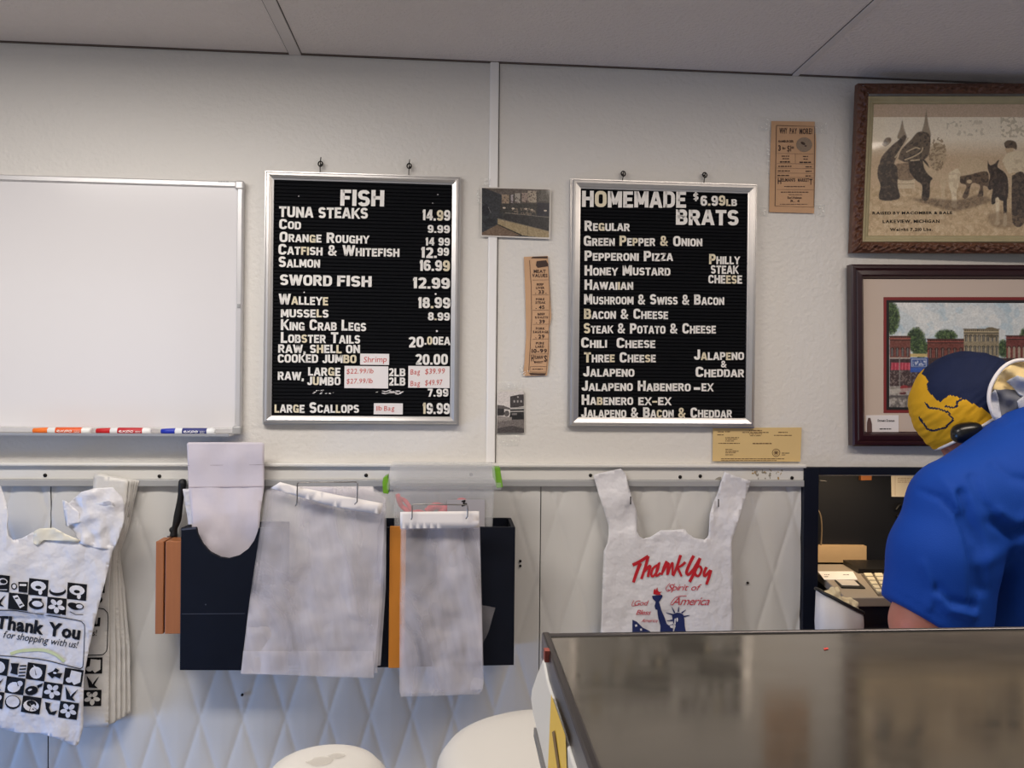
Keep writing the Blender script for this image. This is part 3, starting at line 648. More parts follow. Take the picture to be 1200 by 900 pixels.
# street snapshot
c = [(582.5, 459), (614, 458), (614.5, 507.5), (582, 508)]
t = paper('photograph', c, d, None, 'small black and white street photograph low between the letter boards', 'photograph')
obj('photo_paper', paper_geo(c, d), _m['photo_border'], t)
p = Pic(583, 458, 614, 508, 3.5, (214, 206, 200))
p.poly([(598, 464), (609, 462), (614, 462), (614, 476), (598, 478)], (66, 60, 60)); p.rect(598, 477, 614, 492, (44, 42, 42)); p.rect(598, 477.5, 614, 479.5, (190, 184, 178)); p.rect(598, 481.5, 614, 483, (168, 162, 156))
for x in (602, 606, 610): p.rect(x, 468.8, x + 1.6, 471.4, (170, 164, 158))
p.ell(607, 465, .9, .9, (180, 174, 168)); p.rect(583, 475, 591, 487, (52, 48, 48)); p.poly([(583, 474), (590, 475), (598, 478), (598, 480), (583, 478)], (96, 90, 88)); p.ell(594, 484.5, 3, 3.5, (88, 82, 80)); p.ell(605, 488.5, 8, 4.2, (34, 32, 34)); p.rect(600, 484.4, 606, 486.5, (120, 114, 112))
p.rect(583, 492, 615, 508, (120, 112, 108)); p.poly([(583, 487), (600, 489), (600, 493), (583, 494)], (146, 138, 132)); p.poly([(583, 502), (600, 499), (614, 503), (614, 508), (583, 508)], (74, 68, 68)); p.blotch(p.band(492, 508), (92, 86, 84), .5, 1, .4); p.noise(6, 1)
picture('picture', p, pq([(583, 459), (613.7, 458.3), (614.2, 507.2), (582.4, 507.7)], d + .0006), m_pic, t)
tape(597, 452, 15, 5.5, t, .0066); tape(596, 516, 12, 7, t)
# why pay more clipping
c = [(904, 141.8), (955, 142.5), (956.5, 168), (954, 250), (901.5, 248.5), (902.5, 190)]
t = paper('newspaper_clipping', c, d, None, 'brown clipping headed WHY PAY MORE taped right of the brats board', 'clipping')
obj('newsprint', paper_geo(c, d), m_clip, t)
g = G(); stroke(g, [(910, 147), (954.6, 148.2), (954, 242.8), (908.2, 241.3), (910, 147)], fn, .7, .0002)
for s, x0, x1, y, cap, st in (('WHY', 913.5, 922.5, 156.6, 6.8, 'bold'), ('PAY', 925.5, 934, 156.8, 6.6, 'bold'), ('MORE?', 937, 952, 157.2, 6.8, 'bold'), ('HAMBURGER', 912, 930, 167, 2.8, 'bold'), ('3', 912, 915, 176.8, 6.6, 'bold'), ('lbs', 917, 920.5, 175, 3, 'bold'), ('$1', 922.5, 927, 177.5, 7, 'thin'), ('00', 927.5, 930.5, 174.5, 3, 'bold'), ('', 916, 925, 183.5, 2, 'thin'), ('', 917, 925, 186.5, 2, 'thin'), ('', 914, 926, 190.5, 3, 'thin'), ('', 941, 947, 183.8, 2, 'thin'), ('', 941.5, 946.5, 187, 2, 'thin'), ('', 937, 951, 191, 3, 'thin'), ('', 912, 928, 195.5, 2.2, 'thin'), ('', 944, 951, 196, 2.2, 'thin'), ('', 911.5, 926, 200.8, 2.2, 'thin'), ('', 944, 951, 201.3, 2.2, 'thin'), ('', 911, 925, 206.2, 2.2, 'thin'), ('', 944, 951, 206.7, 2.2, 'thin'), ('H', 911.5, 915.5, 215.6, 7, 'bold'), ('ELMAN\'S', 916, 932, 212.8, 4, 'bold'), ('MARKET', 935, 948, 213, 4, 'bold'), ('T', 948.5, 952, 216.6, 7, 'bold'), ('', 919, 944, 219, 1.6, 'bold'), ('', 915, 948, 225.6, 1.8, 'thin'), ('', 924, 940, 228.4, 1.2, 'thin'), ('Earl Helman', 923, 939.5, 233, 2.8, 'bold'), ('R. 4', 926.5, 937, 237, 2.8, 'bold'), ('', 914, 946, 239.6, 1.1, 'thin')): tx(g, fn, s, x0, x1, y, cap, style=st, caps=False) if s else scrib(g, fn, x0, x1, y, cap * .7)
for y in (179.8, 191.6, 197, 202.6, 207.6, 222): stroke(g, [(910.5, y), (953.5, y + .6)], fn, .25, .0002)
stroke(g, [(932, 180), (932, 191.5)], fn, .25, .0002)
obj('print', g, m_brownink, t, 'dark brown newspaper lettering')
g = G(); sheet(g, ell(942.5, 169.5, 9.4, 8.6, 26), fn, 3, .0002); sheet(g, ell(941, 168, 3, 1.6, 10, .5), fn, 3, .0004, 1); sheet(g, ell(944, 171, 1.6, .8, 10), fn, 3, .0004, 1)
obj('printed_emblem', g, [mat('emblem_grey', (148, 128, 108), .7, var=.25, vs=300), m_brownink], t, 'grey round printed picture')
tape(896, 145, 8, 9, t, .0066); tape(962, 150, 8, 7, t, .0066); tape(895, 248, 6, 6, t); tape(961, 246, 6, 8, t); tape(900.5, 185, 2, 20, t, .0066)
# licence certificate on the rail
c = [(835.5, 501.5), (939.5, 501), (938, 541), (835, 540.5)]
t = paper('certificate', c, .0055, None, 'yellow printed licence certificate standing behind the brats board corner', 'certificate')
obj('paper_sheet', paper_geo(c, .0055), mat('yellow_paper', (220, 190, 132), .6, var=.07, vs=14), t)
g = G(); fn = W(.0055)
for s, x0, x1, y, cap in (('', 841, 848, 506.5, 1.2), ('', 850, 856, 506.4, 1.2), ('', 878, 893, 505, 1.2), ('', 870, 901, 507.3, 1.3), ('', 878, 893, 509, 1), ('', 879, 892, 511, 1), ('', 912, 923, 507.2, 1.3), ('', 907, 928, 510.6, 1.1), ('', 840.5, 848, 510, 1.2), ('', 850, 866, 513.3, 1.1), ('', 850, 864, 515.2, 1), ('', 850, 860, 517.2, 1), ('', 842, 867, 520, 1.1), ('', 882, 905, 520.3, 1.5), ('', 850, 859, 527, 1), ('', 850, 865.5, 529.2, 1.1), ('', 850, 862, 531, 1), ('', 850, 860, 533.3, 1), ('', 916, 925.5, 531.4, 1.1), ('', 916, 921, 533.4, .9), ('', 845, 919, 538.1, 1.1), ('', 845, 910, 540, .9)): scrib(g, fn, x0, x1, y, cap)
stroke(g, ell(909.5, 530.6, 4.4, 4.4, 24) + [(913.9, 530.6)], fn, .7, .0003); stroke(g, ell(909.5, 530.6, 2.6, 2.6, 18) + [(912.1, 530.6)], fn, .5, .0003); sheet(g, ell(909.5, 530.6, 1.8, 1.6, 10), fn, 9, .0003)
obj('print', g, mat('cert_ink', (96, 66, 40), .6), t, 'small brown printed lines and round seal')

# ------------------------------------------------------------------ framed pictures, leaning out on their wires
def leaning(TL, BL, d_t, d_b, d_r):                           # plane through the two left corners and a right-hand depth
    a, b = P(*TL, d_t), P(*BL, d_b); c = P(1285, TL[1], d_t + d_r); n = (c - a).cross(b - a).normalized()
    if n.y > 0: n = -n
    return Surf(a, n)
def onrect(S, x0, y0, x1, y1, off=0.):
    a, b, c, e = S(x0, y0, off), S(x1, y0, off), S(x1, y1, off), S(x0, y1, off); return [a, b, c, e]
S = leaning((1006.5, 97), (998.5, 296), .055, .026, .028)
XR_ = 1292
c4 = [S.flat(1006.5, 97), S.flat(XR_, 97), S.flat(XR_ + 3, 297), S.flat(998.5, 296)]
t = thing('framed_photograph', (c4[3] + c4[2]) / 2, 'ornate brown carved frame around a sepia photograph of draft horses', 'picture frame')
def scroll(s, u, side):
    e = math.sin(math.pi * min(1, max(0, u)))
    return e * .0075 * (math.sin(s * 150 + 2.6 * math.sin(u * 7 + s * 40)) * .6 + .7 * math.sin(s * 310 - u * 9) * math.sin(u * 11 + s * 60) + .3)
g = G(); g.ring(c4, S.n, [(.0, -.022), (.0, -.004)] , 0); g.ring(c4, S.n, [(0 + .0022 * k, -.004 + .007 * math.sin(math.pi * k / 12 * .9)) for k in range(13)], 0, 230, scroll)
obj('carved_frame', g, mat('carved_wood', (98, 62, 44), .42, var=.35, vs=60, bump=.4, bs=260), t)
q1 = [S(1018, 113), S(XR_ - 13, 113), S(XR_ - 10, 283), S(1011, 283)]
g = G(); g.ring([q + S.n * 0 for q in q1], S.n, [(-.003, -.006), (0, -.001), (.004, -.001), (.010, -.006), (.013, -.006), (.0165, -.010), (.019, -.010)])
obj('inner_frame', g, mat('gilt_wood', (176, 164, 128), .5, metal=.0, var=.15, vs=40), t)
p = Pic(1019, 119, 1284, 277, 2.8, (250, 236, 210))  # pale sky tone also carries the lamp glare off the glass
hz = lambda L_: [(1020 + x / 5.294, 110 + y / 5.294) for x, y in L_]
cp = lambda L_: hz(curve2(L_ + [L_[0]], 5))
p.rect(1019, 119, 1285, 134, (206, 180, 152)); p.put(np.clip((p.Y - 160) / 22, 0, 1), (206, 178, 142), .9)
p.blotch(((p.X > 1180) & (p.Y > 134) & (p.Y < 158)).astype(float), (190, 176, 148), .6, 3, .2); p.blotch(((p.X > 1112) & (p.X < 1168) & (p.Y > 138) & (p.Y < 156)).astype(float), (206, 192, 166), .6, 4, .6)
p.ell(1101, 180, 11, 16, (186, 164, 130), .7, 3); p.blotch((((p.X - 1101) / 11) ** 2 + ((p.Y - 178) / 20) ** 2 < 1).astype(float), (150, 126, 96), .7, 2, .2)
p.put(np.clip((p.Y - 214) / 8, 0, 1), (206, 180, 142)); p.blotch(p.band(217, 277), (178, 150, 114), .45, 4, .3); p.blotch(p.band(217, 277), (226, 204, 168), .5, 5, .7)
dk, md, lt, wh = (70, 58, 48), (116, 96, 76), (214, 190, 154), (236, 218, 184)
for cx, y0, y1 in ((188, 140, 260), (347, 75, 250)): p.poly(cp([(cx, y0), (cx + 14, (y0 + y1) / 2), (cx + 34, y1), (cx - 28, y1), (cx - 12, (y0 + y1) / 2)]), (150, 132, 108), .85, 1)
p.poly(cp([(60, 300), (80, 262), (112, 256), (118, 280), (84, 310)]), md, .9, 1); p.rect(1053, 207, 1074, 218.5, (224, 204, 170)); p.line(hz([(170, 548), (280, 548)]), .7, (170, 146, 114)); p.poly(cp([(160, 420), (280, 420), (285, 515), (165, 515)]), (140, 116, 90), .8, 1)
p.poly(cp([(50, 420), (60, 380), (110, 320), (170, 270), (205, 240), (215, 270), (180, 330), (150, 400), (130, 440), (60, 450)]), (96, 80, 66), 1, 1); p.poly(cp([(40, 440), (60, 420), (150, 425), (170, 480), (172, 560), (185, 640), (60, 645), (62, 560), (40, 500)]), dk, 1, 1)
p.poly(cp([(170, 390), (190, 330), (250, 270), (290, 225), (330, 220), (375, 240), (378, 320), (360, 380), (300, 410), (220, 410)]), (110, 94, 76), 1, 1); p.poly(cp([(240, 410), (300, 395), (350, 400), (380, 450), (400, 510), (385, 540), (380, 640), (335, 645), (335, 560), (290, 520), (250, 470)]), dk, 1, 1)
for L_ in ([(150, 380), (190, 320), (230, 260)], [(215, 395), (270, 375), (320, 345), (330, 320)], [(225, 345), (280, 320), (310, 325)], [(255, 400), (310, 395)]): p.line(hz(curve2(L_, 4)), 1.7, (206, 184, 150), .9)
p.poly(cp([(330, 395), (380, 445), (440, 475), (500, 480), (570, 440), (600, 390), (700, 385), (760, 440), (765, 500), (680, 500), (590, 490), (570, 520), (480, 535), (400, 510), (350, 460)]), lt, 1, 1)
p.poly(cp([(505, 480), (560, 450), (585, 490), (572, 560), (560, 600), (565, 690), (530, 690), (530, 620), (510, 560)]), wh, 1, 1); p.poly(cp([(448, 530), (490, 530), (482, 590), (488, 670), (445, 672), (462, 620)]), (216, 194, 158), 1, 1)
p.poly(cp([(580, 500), (640, 490), (760, 470), (765, 560), (735, 560), (735, 620), (700, 625), (715, 560), (660, 545), (635, 630), (600, 630), (625, 560), (585, 540)]), (112, 92, 72), 1, 1); p.ell(1141.5, 210.5, 3.4, 2.4, lt, 1, 1)
p.poly(cp([(250, 640), (420, 640), (560, 650), (700, 620), (790, 650), (690, 690), (540, 720), (420, 690)]), (120, 98, 74), .6, 3)
p.poly(cp([(765, 400), (778, 430), (810, 420), (838, 395), (828, 440), (870, 470), (895, 510), (900, 600), (888, 650), (850, 650), (815, 610), (800, 580), (775, 585), (765, 560), (780, 500), (765, 450)]), (74, 60, 50), 1, 1); p.poly(cp([(800, 570), (825, 590), (820, 660), (790, 670)]), dk, 1, 1)
for L_, c_ in (([(815, 640), (840, 640), (838, 760), (845, 800), (812, 805), (822, 760)], wh), ([(868, 640), (890, 640), (888, 740), (872, 740)], dk), ([(872, 735), (888, 735), (892, 805), (868, 808)], wh)): p.poly(cp(L_), c_, 1, 1)
p.ell(1191.5, 170.5, 5.4, 7.4, (206, 178, 142), 1, 1); p.poly(cp([(872, 290), (900, 272), (950, 285), (955, 330), (930, 320), (885, 320)]), (104, 86, 68), 1, 1); p.poly(cp([(860, 400), (900, 350), (1000, 345), (1030, 420), (1000, 500), (900, 480)]), (232, 214, 180), 1, 1); p.poly(cp([(925, 490), (1010, 490), (1010, 780), (930, 790)]), (92, 76, 62), 1, 1); p.line(hz([(870, 440), (900, 495), (940, 480)]), 3, (214, 188, 150))
p.poly(cp([(770, 740), (870, 720), (1000, 760), (1000, 800), (850, 830), (780, 800)]), (140, 116, 88), .5, 3)
dm = np.clip((150 - p.a.mean(-1)) / 60, 0, 1); p.blotch(dm, (120, 102, 82), .45, 3, .5); p.blotch(dm, (46, 38, 32), .5, 3, .4); lm = np.clip((p.a.mean(-1) - 170) / 40, 0, 1) * p.band(184, 245); p.blotch(lm, (190, 164, 130), .35, 4, .5); p.noise(4, 1)
q2 = [S.flat(1026.5, 121, -.0095), S.flat(XR_ - 21, 121, -.0095), S.flat(XR_ - 18, 277, -.0095), S.flat(1019.5, 277, -.0095)]
picture('photograph_print', p, q2, attrmat('sepia_print_behind_glass', .4, coat=.7), t)
g = G(); fn = lambda x, y, o=0.: S(x, y, -.0095 + o)
tx(g, fn, 'RAISED BY MACOMBER & BALE', 1022.5, 1116, 251.4, 3.4, -.4, off=.0006); tx(g, fn, 'LAKEVIEW, MICHIGAN', 1034.5, 1101, 261.4, 3.8, -.3, off=.0006); tx(g, fn, 'Weight 7,210 Lbs.', 1043, 1093, 270.8, 3.6, -.3, off=.0006, caps=False)
obj('caption', g, m_ink, t, 'dark caption lettering')
# town print
S2 = leaning((998, 309.5), (1000, 523), .036, .030, .016)
XR_ = 1302
c4 = [S2.flat(998, 309.5), S2.flat(XR_, 310.5), S2.flat(XR_, 523), S2.flat(1000, 523)]
t = thing('framed_print', (c4[3] + c4[2]) / 2, 'dark mahogany framed watercolour print of old brick shopfronts behind the person', 'picture frame')
g = G(); g.ring(c4, S2.n, [(0, -.026), (0, -.004), (.004, 0), (.010, .0005), (.013, -.003), (.016, -.001), (.026, .0005), (.030, -.003), (.034, -.010), (.036, -.012)])
obj('frame', g, mat('mahogany', (48, 22, 26), .28, var=.25, vs=30, coat=.3), t)
def flatquad(S, x0, y0, x1, y1, off, th=.001):
    q = [S.flat(x0, y0, off), S.flat(x1, y0, off), S.flat(x1, y1, off), S.flat(x0, y1, off)]; g = G(); g.prism(q, -S.n * th); return g
obj('mount_board', flatquad(S2, 1012, 322, XR_ - 14, 510, -.0125), mat('mount_board', (204, 186, 172), .7, var=.02), t)
obj('inner_mount', flatquad(S2, 1038.4, 347.6, XR_ - 40, 484.2, -.0117, .0006), mat('burgundy_mount', (130, 40, 40), .6), t, 'burgundy edge of the mount')
obj('inner_mount', flatquad(S2, 1041.6, 351.2, XR_ - 43, 480.6, -.0110, .0006), mat('black_mount', (30, 24, 24), .6), t, 'black inner mount')
p = Pic(1044.5, 354, 1256, 477.5, 2.2, (206, 214, 216))
sky = p.band(354, 420)
for c_, r_, th_, al_ in (((176, 200, 212), 14, .4, .35), ((232, 230, 224), 16, .0, .5), ((168, 196, 210), 9, 1., .35), ((240, 238, 232), 9, .8, .4)): p.blotch(sky, c_, al_, r_, th_)
def tree(cx, cy, rx, ry):
    p.ell(cx, cy, rx, ry, (52, 70, 44), .95, 2); m = ((((p.X - cx) / rx) ** 2 + ((p.Y - cy) / ry) ** 2) < 1.25).astype(float)
    p.blotch(m, (92, 116, 66), .8, 1, .4); p.blotch(m, (34, 46, 34), .8, 1, .7); p.blotch(m, (130, 146, 92), .7, 1, 1.3)
tree(1047, 372, 9, 18); tree(1076, 398, 10, 14); tree(1081, 408, 9, 10); tree(1111, 393, 12, 7); tree(1178, 408, 6, 10); tree(1208, 396, 10, 14); tree(1249, 372, 12, 22)
def bldg(x0, x1, y0, c, win, fl=((0, 0),), ne=4):
    p.rect(x0, y0, x1, 452, c); p.blotch(((p.X > x0) & (p.X < x1) & (p.Y > y0) & (p.Y < 452)).astype(float), tuple(v * .8 for v in c), .5, 1, .6)
    p.rect(x0 - 1, y0, x1 + 1, y0 + 1, tuple(v * .55 for v in c)); p.rect(x0 - .5, y0 + 3, x1 + .5, y0 + 4, tuple(min(255, v * 1.45) for v in c)); p.rect(x0, y0 + 4, x1, y0 + 5.4, tuple(v * .5 for v in c))
    for x in np.arange(x0 + 1, x1 - 1, 2.4): p.rect(x, y0 + 1, x + 1, y0 + 3, tuple(v * .6 for v in c))
    for (dy, hh) in fl:
        for k in range(ne):
            cx = x0 + (x1 - x0) * (k + .5) / ne; ww = (x1 - x0) / ne * .27
            p.ell(cx, y0 + dy, ww + .7, ww + 1, tuple(v * .5 for v in c)); p.rect(cx - ww - .5, y0 + dy, cx + ww + .5, y0 + dy + hh, tuple(min(255, v * 1.35) for v in c)); p.ell(cx, y0 + dy, ww, ww, win); p.rect(cx - ww, y0 + dy, cx + ww, y0 + dy + hh, win); p.rect(cx - .25, y0 + dy - ww, cx + .25, y0 + dy + hh, (190, 180, 164))
bldg(1045, 1069, 393, (122, 72, 62), (70, 66, 70), ((16, 8),), 4); bldg(1089, 1132, 396.5, (122, 68, 58), (74, 50, 48), ((13, 9),), 6); bldg(1132, 1173, 384.5, (158, 144, 116), (74, 72, 66), ((9, 6), (22, 9)), 8); p.poly([(1156, 386), (1159, 383), (1165, 382.4), (1170, 384), (1173, 387)], (120, 108, 84)); p.ell(1165, 393, 5, 2, (96, 86, 66))
bldg(1182, 1206, 392, (118, 62, 56), (156, 140, 120), ((15, 12),), 4); bldg(1214, 1256, 394, (140, 96, 74), (70, 66, 66), ((14, 10),), 6)
p.rect(1045, 419, 1257, 453, (70, 54, 54)); p.rect(1045, 418.6, 1069, 420, (206, 196, 186)); p.poly([(1047, 424.5), (1069, 424.5), (1070, 433), (1046, 433)], (176, 58, 76))
for x in range(1048, 1070, 4): p.line([(x, 425), (x - .4, 433)], 1.2, (204, 106, 116))
p.blotch(((p.X > 1045) & (p.X < 1070) & (p.Y > 434) & (p.Y < 452)).astype(float), (146, 130, 122), .7, 1, .5)
p.rect(1069, 414, 1089, 417.5, (204, 180, 120)); p.rect(1069, 418.5, 1090, 431, (62, 84, 142)); p.rect(1070.5, 420, 1088, 429.5, (200, 206, 216)); p.rect(1071.2, 420.7, 1087.3, 428.8, (66, 88, 146)); p.blotch(((p.X > 1072) & (p.X < 1087) & (p.Y > 422) & (p.Y < 428)).astype(float), (214, 218, 226), .9, 1, .1); p.rect(1069, 431, 1090, 436, (58, 92, 170)); p.blotch(((p.X > 1069) & (p.X < 1090) & (p.Y > 436) & (p.Y < 448)).astype(float), (150, 150, 160), .6, 1, .5)
for x in range(1095, 1256, 12): p.rect(x, 428, x + 8, 446, (120, 118, 116)); p.rect(x - 1, 423, x + 9, 427, (100, 70, 66))
p.rect(1045, 452, 1257, 478, (150, 142, 134)); p.blotch(p.band(452, 478), (188, 180, 170), .7, 2, .4); p.blotch(p.band(464, 478), (84, 78, 76), .7, 2, .2); p.line([(1056.5, 418), (1056.5, 462)], 1.1, (150, 146, 140)); p.ell(1062, 455, 5, 4, (150, 56, 58)); p.ell(1060, 460, 4, 2.4, (92, 40, 44)); p.rect(1066, 452, 1074, 458, (120, 60, 60)); p.poly([(1045, 456), (1072, 454), (1072, 458), (1045, 462)], (196, 188, 176), .7); p.rect(1045, 463, 1080, 466, (96, 90, 88))
p.a = sum(np.stack([blur(p.a[..., k], 1) * .5 + p.a[..., k] * .5], -1) * np.eye(3)[k] for k in range(3)); p.noise(5, 1)
q2 = [S2.flat(1044.5, 354.2, -.0103), S2.flat(1256, 355, -.0103), S2.flat(1256, 477.5, -.0103), S2.flat(1044.8, 477.5, -.0103)]
picture('print', p, q2, attrmat('watercolour_print', .55), t)
cc = obj('caption_card', flatquad(S2, 1017.5, 486.8, 1056, 508, -.0112, .0008), m_card, t, 'cream caption card')
g = G(); fn = lambda x, y, o=0.: S2.flat(x, y, -.0112 + o)
tx(g, fn, 'Street Scenes', 1031, 1051, 494.6, 3, caps=False, off=.0004); scrib(g, fn, 1033.5, 1047.5, 503.6, 1.6)
sheet(g, [(1018.5, 496), (1020, 490), (1022.5, 490), (1024.4, 497), (1024.6, 507.4), (1018.4, 507.4)], fn, 20, .0004, 1)
obj('lettering', g, [m_ink, mat('sketch_brown', (96, 70, 66), .6)], cc)
# ------------------------------------------------------------------ bags, bins and tools hanging on the lower wall
def wr(x, y, seed, sc, amp): return noise.noise(Vector((x / sc, y / sc, seed))) * amp
def crease(x, y, seed, sc, amp): return (abs(noise.noise(Vector((x / sc, y / sc * .6, seed)))) - .25) * amp
m_bag = mat('white_bag_plastic', (222, 220, 224), .34, var=.03, vs=8, bump=.8, bs=38, dist=.006)
m_bag2 = mat('white_bag_plastic_stack', (216, 212, 206), .4, var=.03, vs=8, bump=.6, bs=40, dist=.004)
m_navy = mat('navy_paint', (9, 14, 27), .55, var=.2, vs=20, bump=.12, bs=60, spec=.22)
m_green = mat('green_print', (206, 212, 160), .6)

def icon(g, cell, kind, mi):                                # small food pictures drawn in a unit cell
    def q(pts): return [cell(u, v) for u, v in pts]
    def E(cx, cy, rx, ry, r=0., n=14): return q(ell(cx, cy, rx, ry, n, r))
    if kind == 'mushroom': return [(E(.5, .42, .4, .3), 0), (E(.62, .78, .1, .16), 0), (E(.5, .5, .16, .1), 1)]
    if kind == 'can': return [(q([(.2, .2), (.45, .1), (.85, .7), (.62, .88)]), 0), (q([(.3, .3), (.47, .23), (.52, .3), (.35, .38)]), 1), (q([(.55, .68), (.72, .58), (.76, .64), (.6, .75)]), 1)]
    if kind == 'flower': return [(E(.5 + .26 * math.cos(a), .5 + .26 * math.sin(a), .19, .13, a), 0) for a in (0.3, 1.55, 2.8, 4.05, 5.3)]
    if kind == 'jar': return [(q([(.45, .3), (.95, .25), (.95, .9), (.5, .9)]), 0), (q([(.52, .42), (.88, .38), (.88, .5), (.52, .54)]), 1), (E(.25, .6, .16, .2), 0), (E(.25, .6, .1, .13), 1)]
    if kind == 'pie': return [(E(.5, .6, .44, .28, -.2), 0), (E(.5, .5, .38, .2, -.2), 1), (q([(.3, .5), (.7, .35), (.72, .4), (.32, .56)]), 0)]
    if kind == 'pot': return [(E(.45, .55, .4, .3), 0), (E(.5, .5, .28, .18), 1), (q([(.2, .2), (.7, .15), (.72, .28), (.22, .33)]), 0)]
    if kind == 'pan': return [(E(.4, .4, .34, .2, .3), 0), (E(.66, .38, .24, .2), 0), (E(.68, .38, .17, .13), 1), (q(stroke_quad([(.2, .75), (.5, .9), (.9, .85)], .04)), 0)]
    if kind == 'apple': return [(E(.5, .55, .34, .36), 0), (q([(.3, .1), (.45, .2), (.38, .3)]), 0), (q([(.4, .3), (.55, .7), (.5, .7)]), 1)]
    if kind == 'bread': return [(q([(.1, .2), (.55, .15), (.5, .45), (.55, .85), (.15, .8), (.2, .5)]), 0)] + [(q([(.6, .25 + .2 * k), (.95, .18 + .2 * k), (.95, .26 + .2 * k), (.6, .33 + .2 * k)]), 0) for k in range(4)]
    if kind == 'chicken': return [(q([(.1, .5), (.4, .3), (.5, .1), (.7, .2), (.6, .4), (.9, .35), (.8, .7), (.5, .6), (.4, .75)]), 0), (E(.5, .4, .1, .06), 1)]
    if kind == 'milk': return [(q([(.35, .1), (.9, .15), (.9, .75), (.6, .95), (.3, .6)]), 0), (E(.3, .7, .18, .16), 0)]
    if kind == 'pear': return [(E(.45, .6, .36, .3, -.6), 0), (E(.72, .36, .16, .2, .5), 0), (q([(.55, .2), (.7, .5), (.64, .5)]), 1)]
    if kind == 'eggplant': return [(E(.4, .65, .36, .27, -.5), 0), (E(.32, .62, .12, .06, -.6), 1), (q([(.65, .3), (.95, .1), (.9, .32), (.72, .45)]), 0)]
    if kind == 'leaf': return [(q([(.15, .1), (.5, .6), (.85, .15), (.6, .7), (.8, .9), (.3, .85)]), 0), (q([(.45, .5), (.6, .45), (.5, .65)]), 1)]
    if kind == 'citrus': return [(E(.5, .5, .42, .42), 0), (E(.5, .46, .36, .34), 1)] + [(E(.5 + .19 * math.cos(a), .46 + .18 * math.sin(a), .12, .06, a), 0) for a in [k * .785 for k in range(8)]]
    if kind == 'shrimp': return [(E(.5, .55, .42, .34), 0), (E(.5, .42, .26, .2), 1)] + [(q([(.5, .55), (.5 + .5 * math.cos(a), .55 + .45 * math.sin(a)), (.5 + .5 * math.cos(a + .1), .55 + .45 * math.sin(a + .1))]), 1) for a in (.5, 1.1, 1.7, 2.3, 2.9)]
    return [(q([(.2, .2), (.5, .25), (.45, .5), (.6, .75), (.9, .6), (.8, .9), (.5, .9), (.3, .6)]), 0)]
def stroke_quad(pts, w_): L, R = stroke_poly(pts, w_); return L + R[::-1]
def icons(g, fn, org, u, v, rows, i0, off=.0012):
    for j, row in enumerate(rows):
        for i, (kind, black) in enumerate(row):
            if not kind: continue
            ox, oy = org[0] + u[0] * (i + i0) + v[0] * j, org[1] + u[1] * (i + i0) + v[1] * j
            cell = lambda a, b, ox=ox, oy=oy: (ox + u[0] * a + v[0] * b, oy + u[1] * a + v[1] * b)
            if black: sheet(g, [cell(0, 0), cell(1, 0), cell(1, 1), cell(0, 1)], fn, 5, off, 0)
            for poly, lev in icon(g, cell, kind, 0):
                sheet(g, poly, fn, 6, off + .0004 * (1 + lev), (1 if black else 0) if lev == 0 else (0 if black else 1))

# stack of hanging bags, back to front
STK = [(28, .020), (22, .026), (15.5, .032), (9, .038), (0, .045)]
for k, (sx, d0) in enumerate(STK):
    s = sx / 28
    out = [(112 - 2 * s, 556 - 2 * s), (150 + 13 * s, 562 + s), (148 + 9 * s, 588), (139 + 11 * s, 620), (131 + 9 * s, 648), (128 + 18 * s, 690), (128 + 24 * s, 760), (127 + 26 * s, 852 - 17 * s), (122 + 12 * s, 852.5 - 8 * s), (97 + sx, 853 - 5 * s), (50, 852), (40, 760), (50, 690), (75, 650), (98, 632), (104, 606), (108, 580)]
    f = lambda x, y, o=0., d0=d0, k=k: P(x, y, d0 + wr(x, y, 3.3, 30, .004) + crease(x, y, 2.2, 16, .004) + wr(x, y, k, 40, .001) + o)
    g = G(); sheet(g, out, f, 6)
    o = solid(obj('shopping_bag', g, m_bag2), .0012)
    if k < 4: tag(o, 'plain edge of a white shopping bag in the hanging stack behind the front printed bag', 'shopping bag', 'stack of hanging shopping bags')
    else:
        tag(o, 'white shopping bag right behind the front bag, its black printed box half covered', 'shopping bag')
        g = G(); fb = f
        bx = [(96, 714), (118, 713), (124, 716), (126.5, 722), (126, 745), (125.5, 760), (122, 766), (116, 767.5), (96, 768)]
        stroke(g, curve2(bx, 4), fb, 1, .0012); text(g, fb, 'You', 80, 735, 117, 734, 15, .0012, style='bold', caps=False, slant=.1); text(g, fb, 'with us!', 84, 746, 113, 745, 7, .0012, style='thin', caps=False, slant=.2)
        icons(g, fb, (57, 675), (22, .5), (-.4, 18.5), [[(None, 0)] * 2 + [('pot', 1)], [(None, 0)] * 2 + [('mushroom', 0)]], 0)
        icons(g, fb, (56, 771.5), (21.4, -.4), (-.6, 19), [[(None, 0)] * 2 + [('milk', 1)], [(None, 0)] * 2 + [('leaf', 0)], [(None, 0)] * 2 + [('flower', 1)]], 0)
        obj('print', g, [m_ink, m_bag2], o, 'black printed words and food pictures')
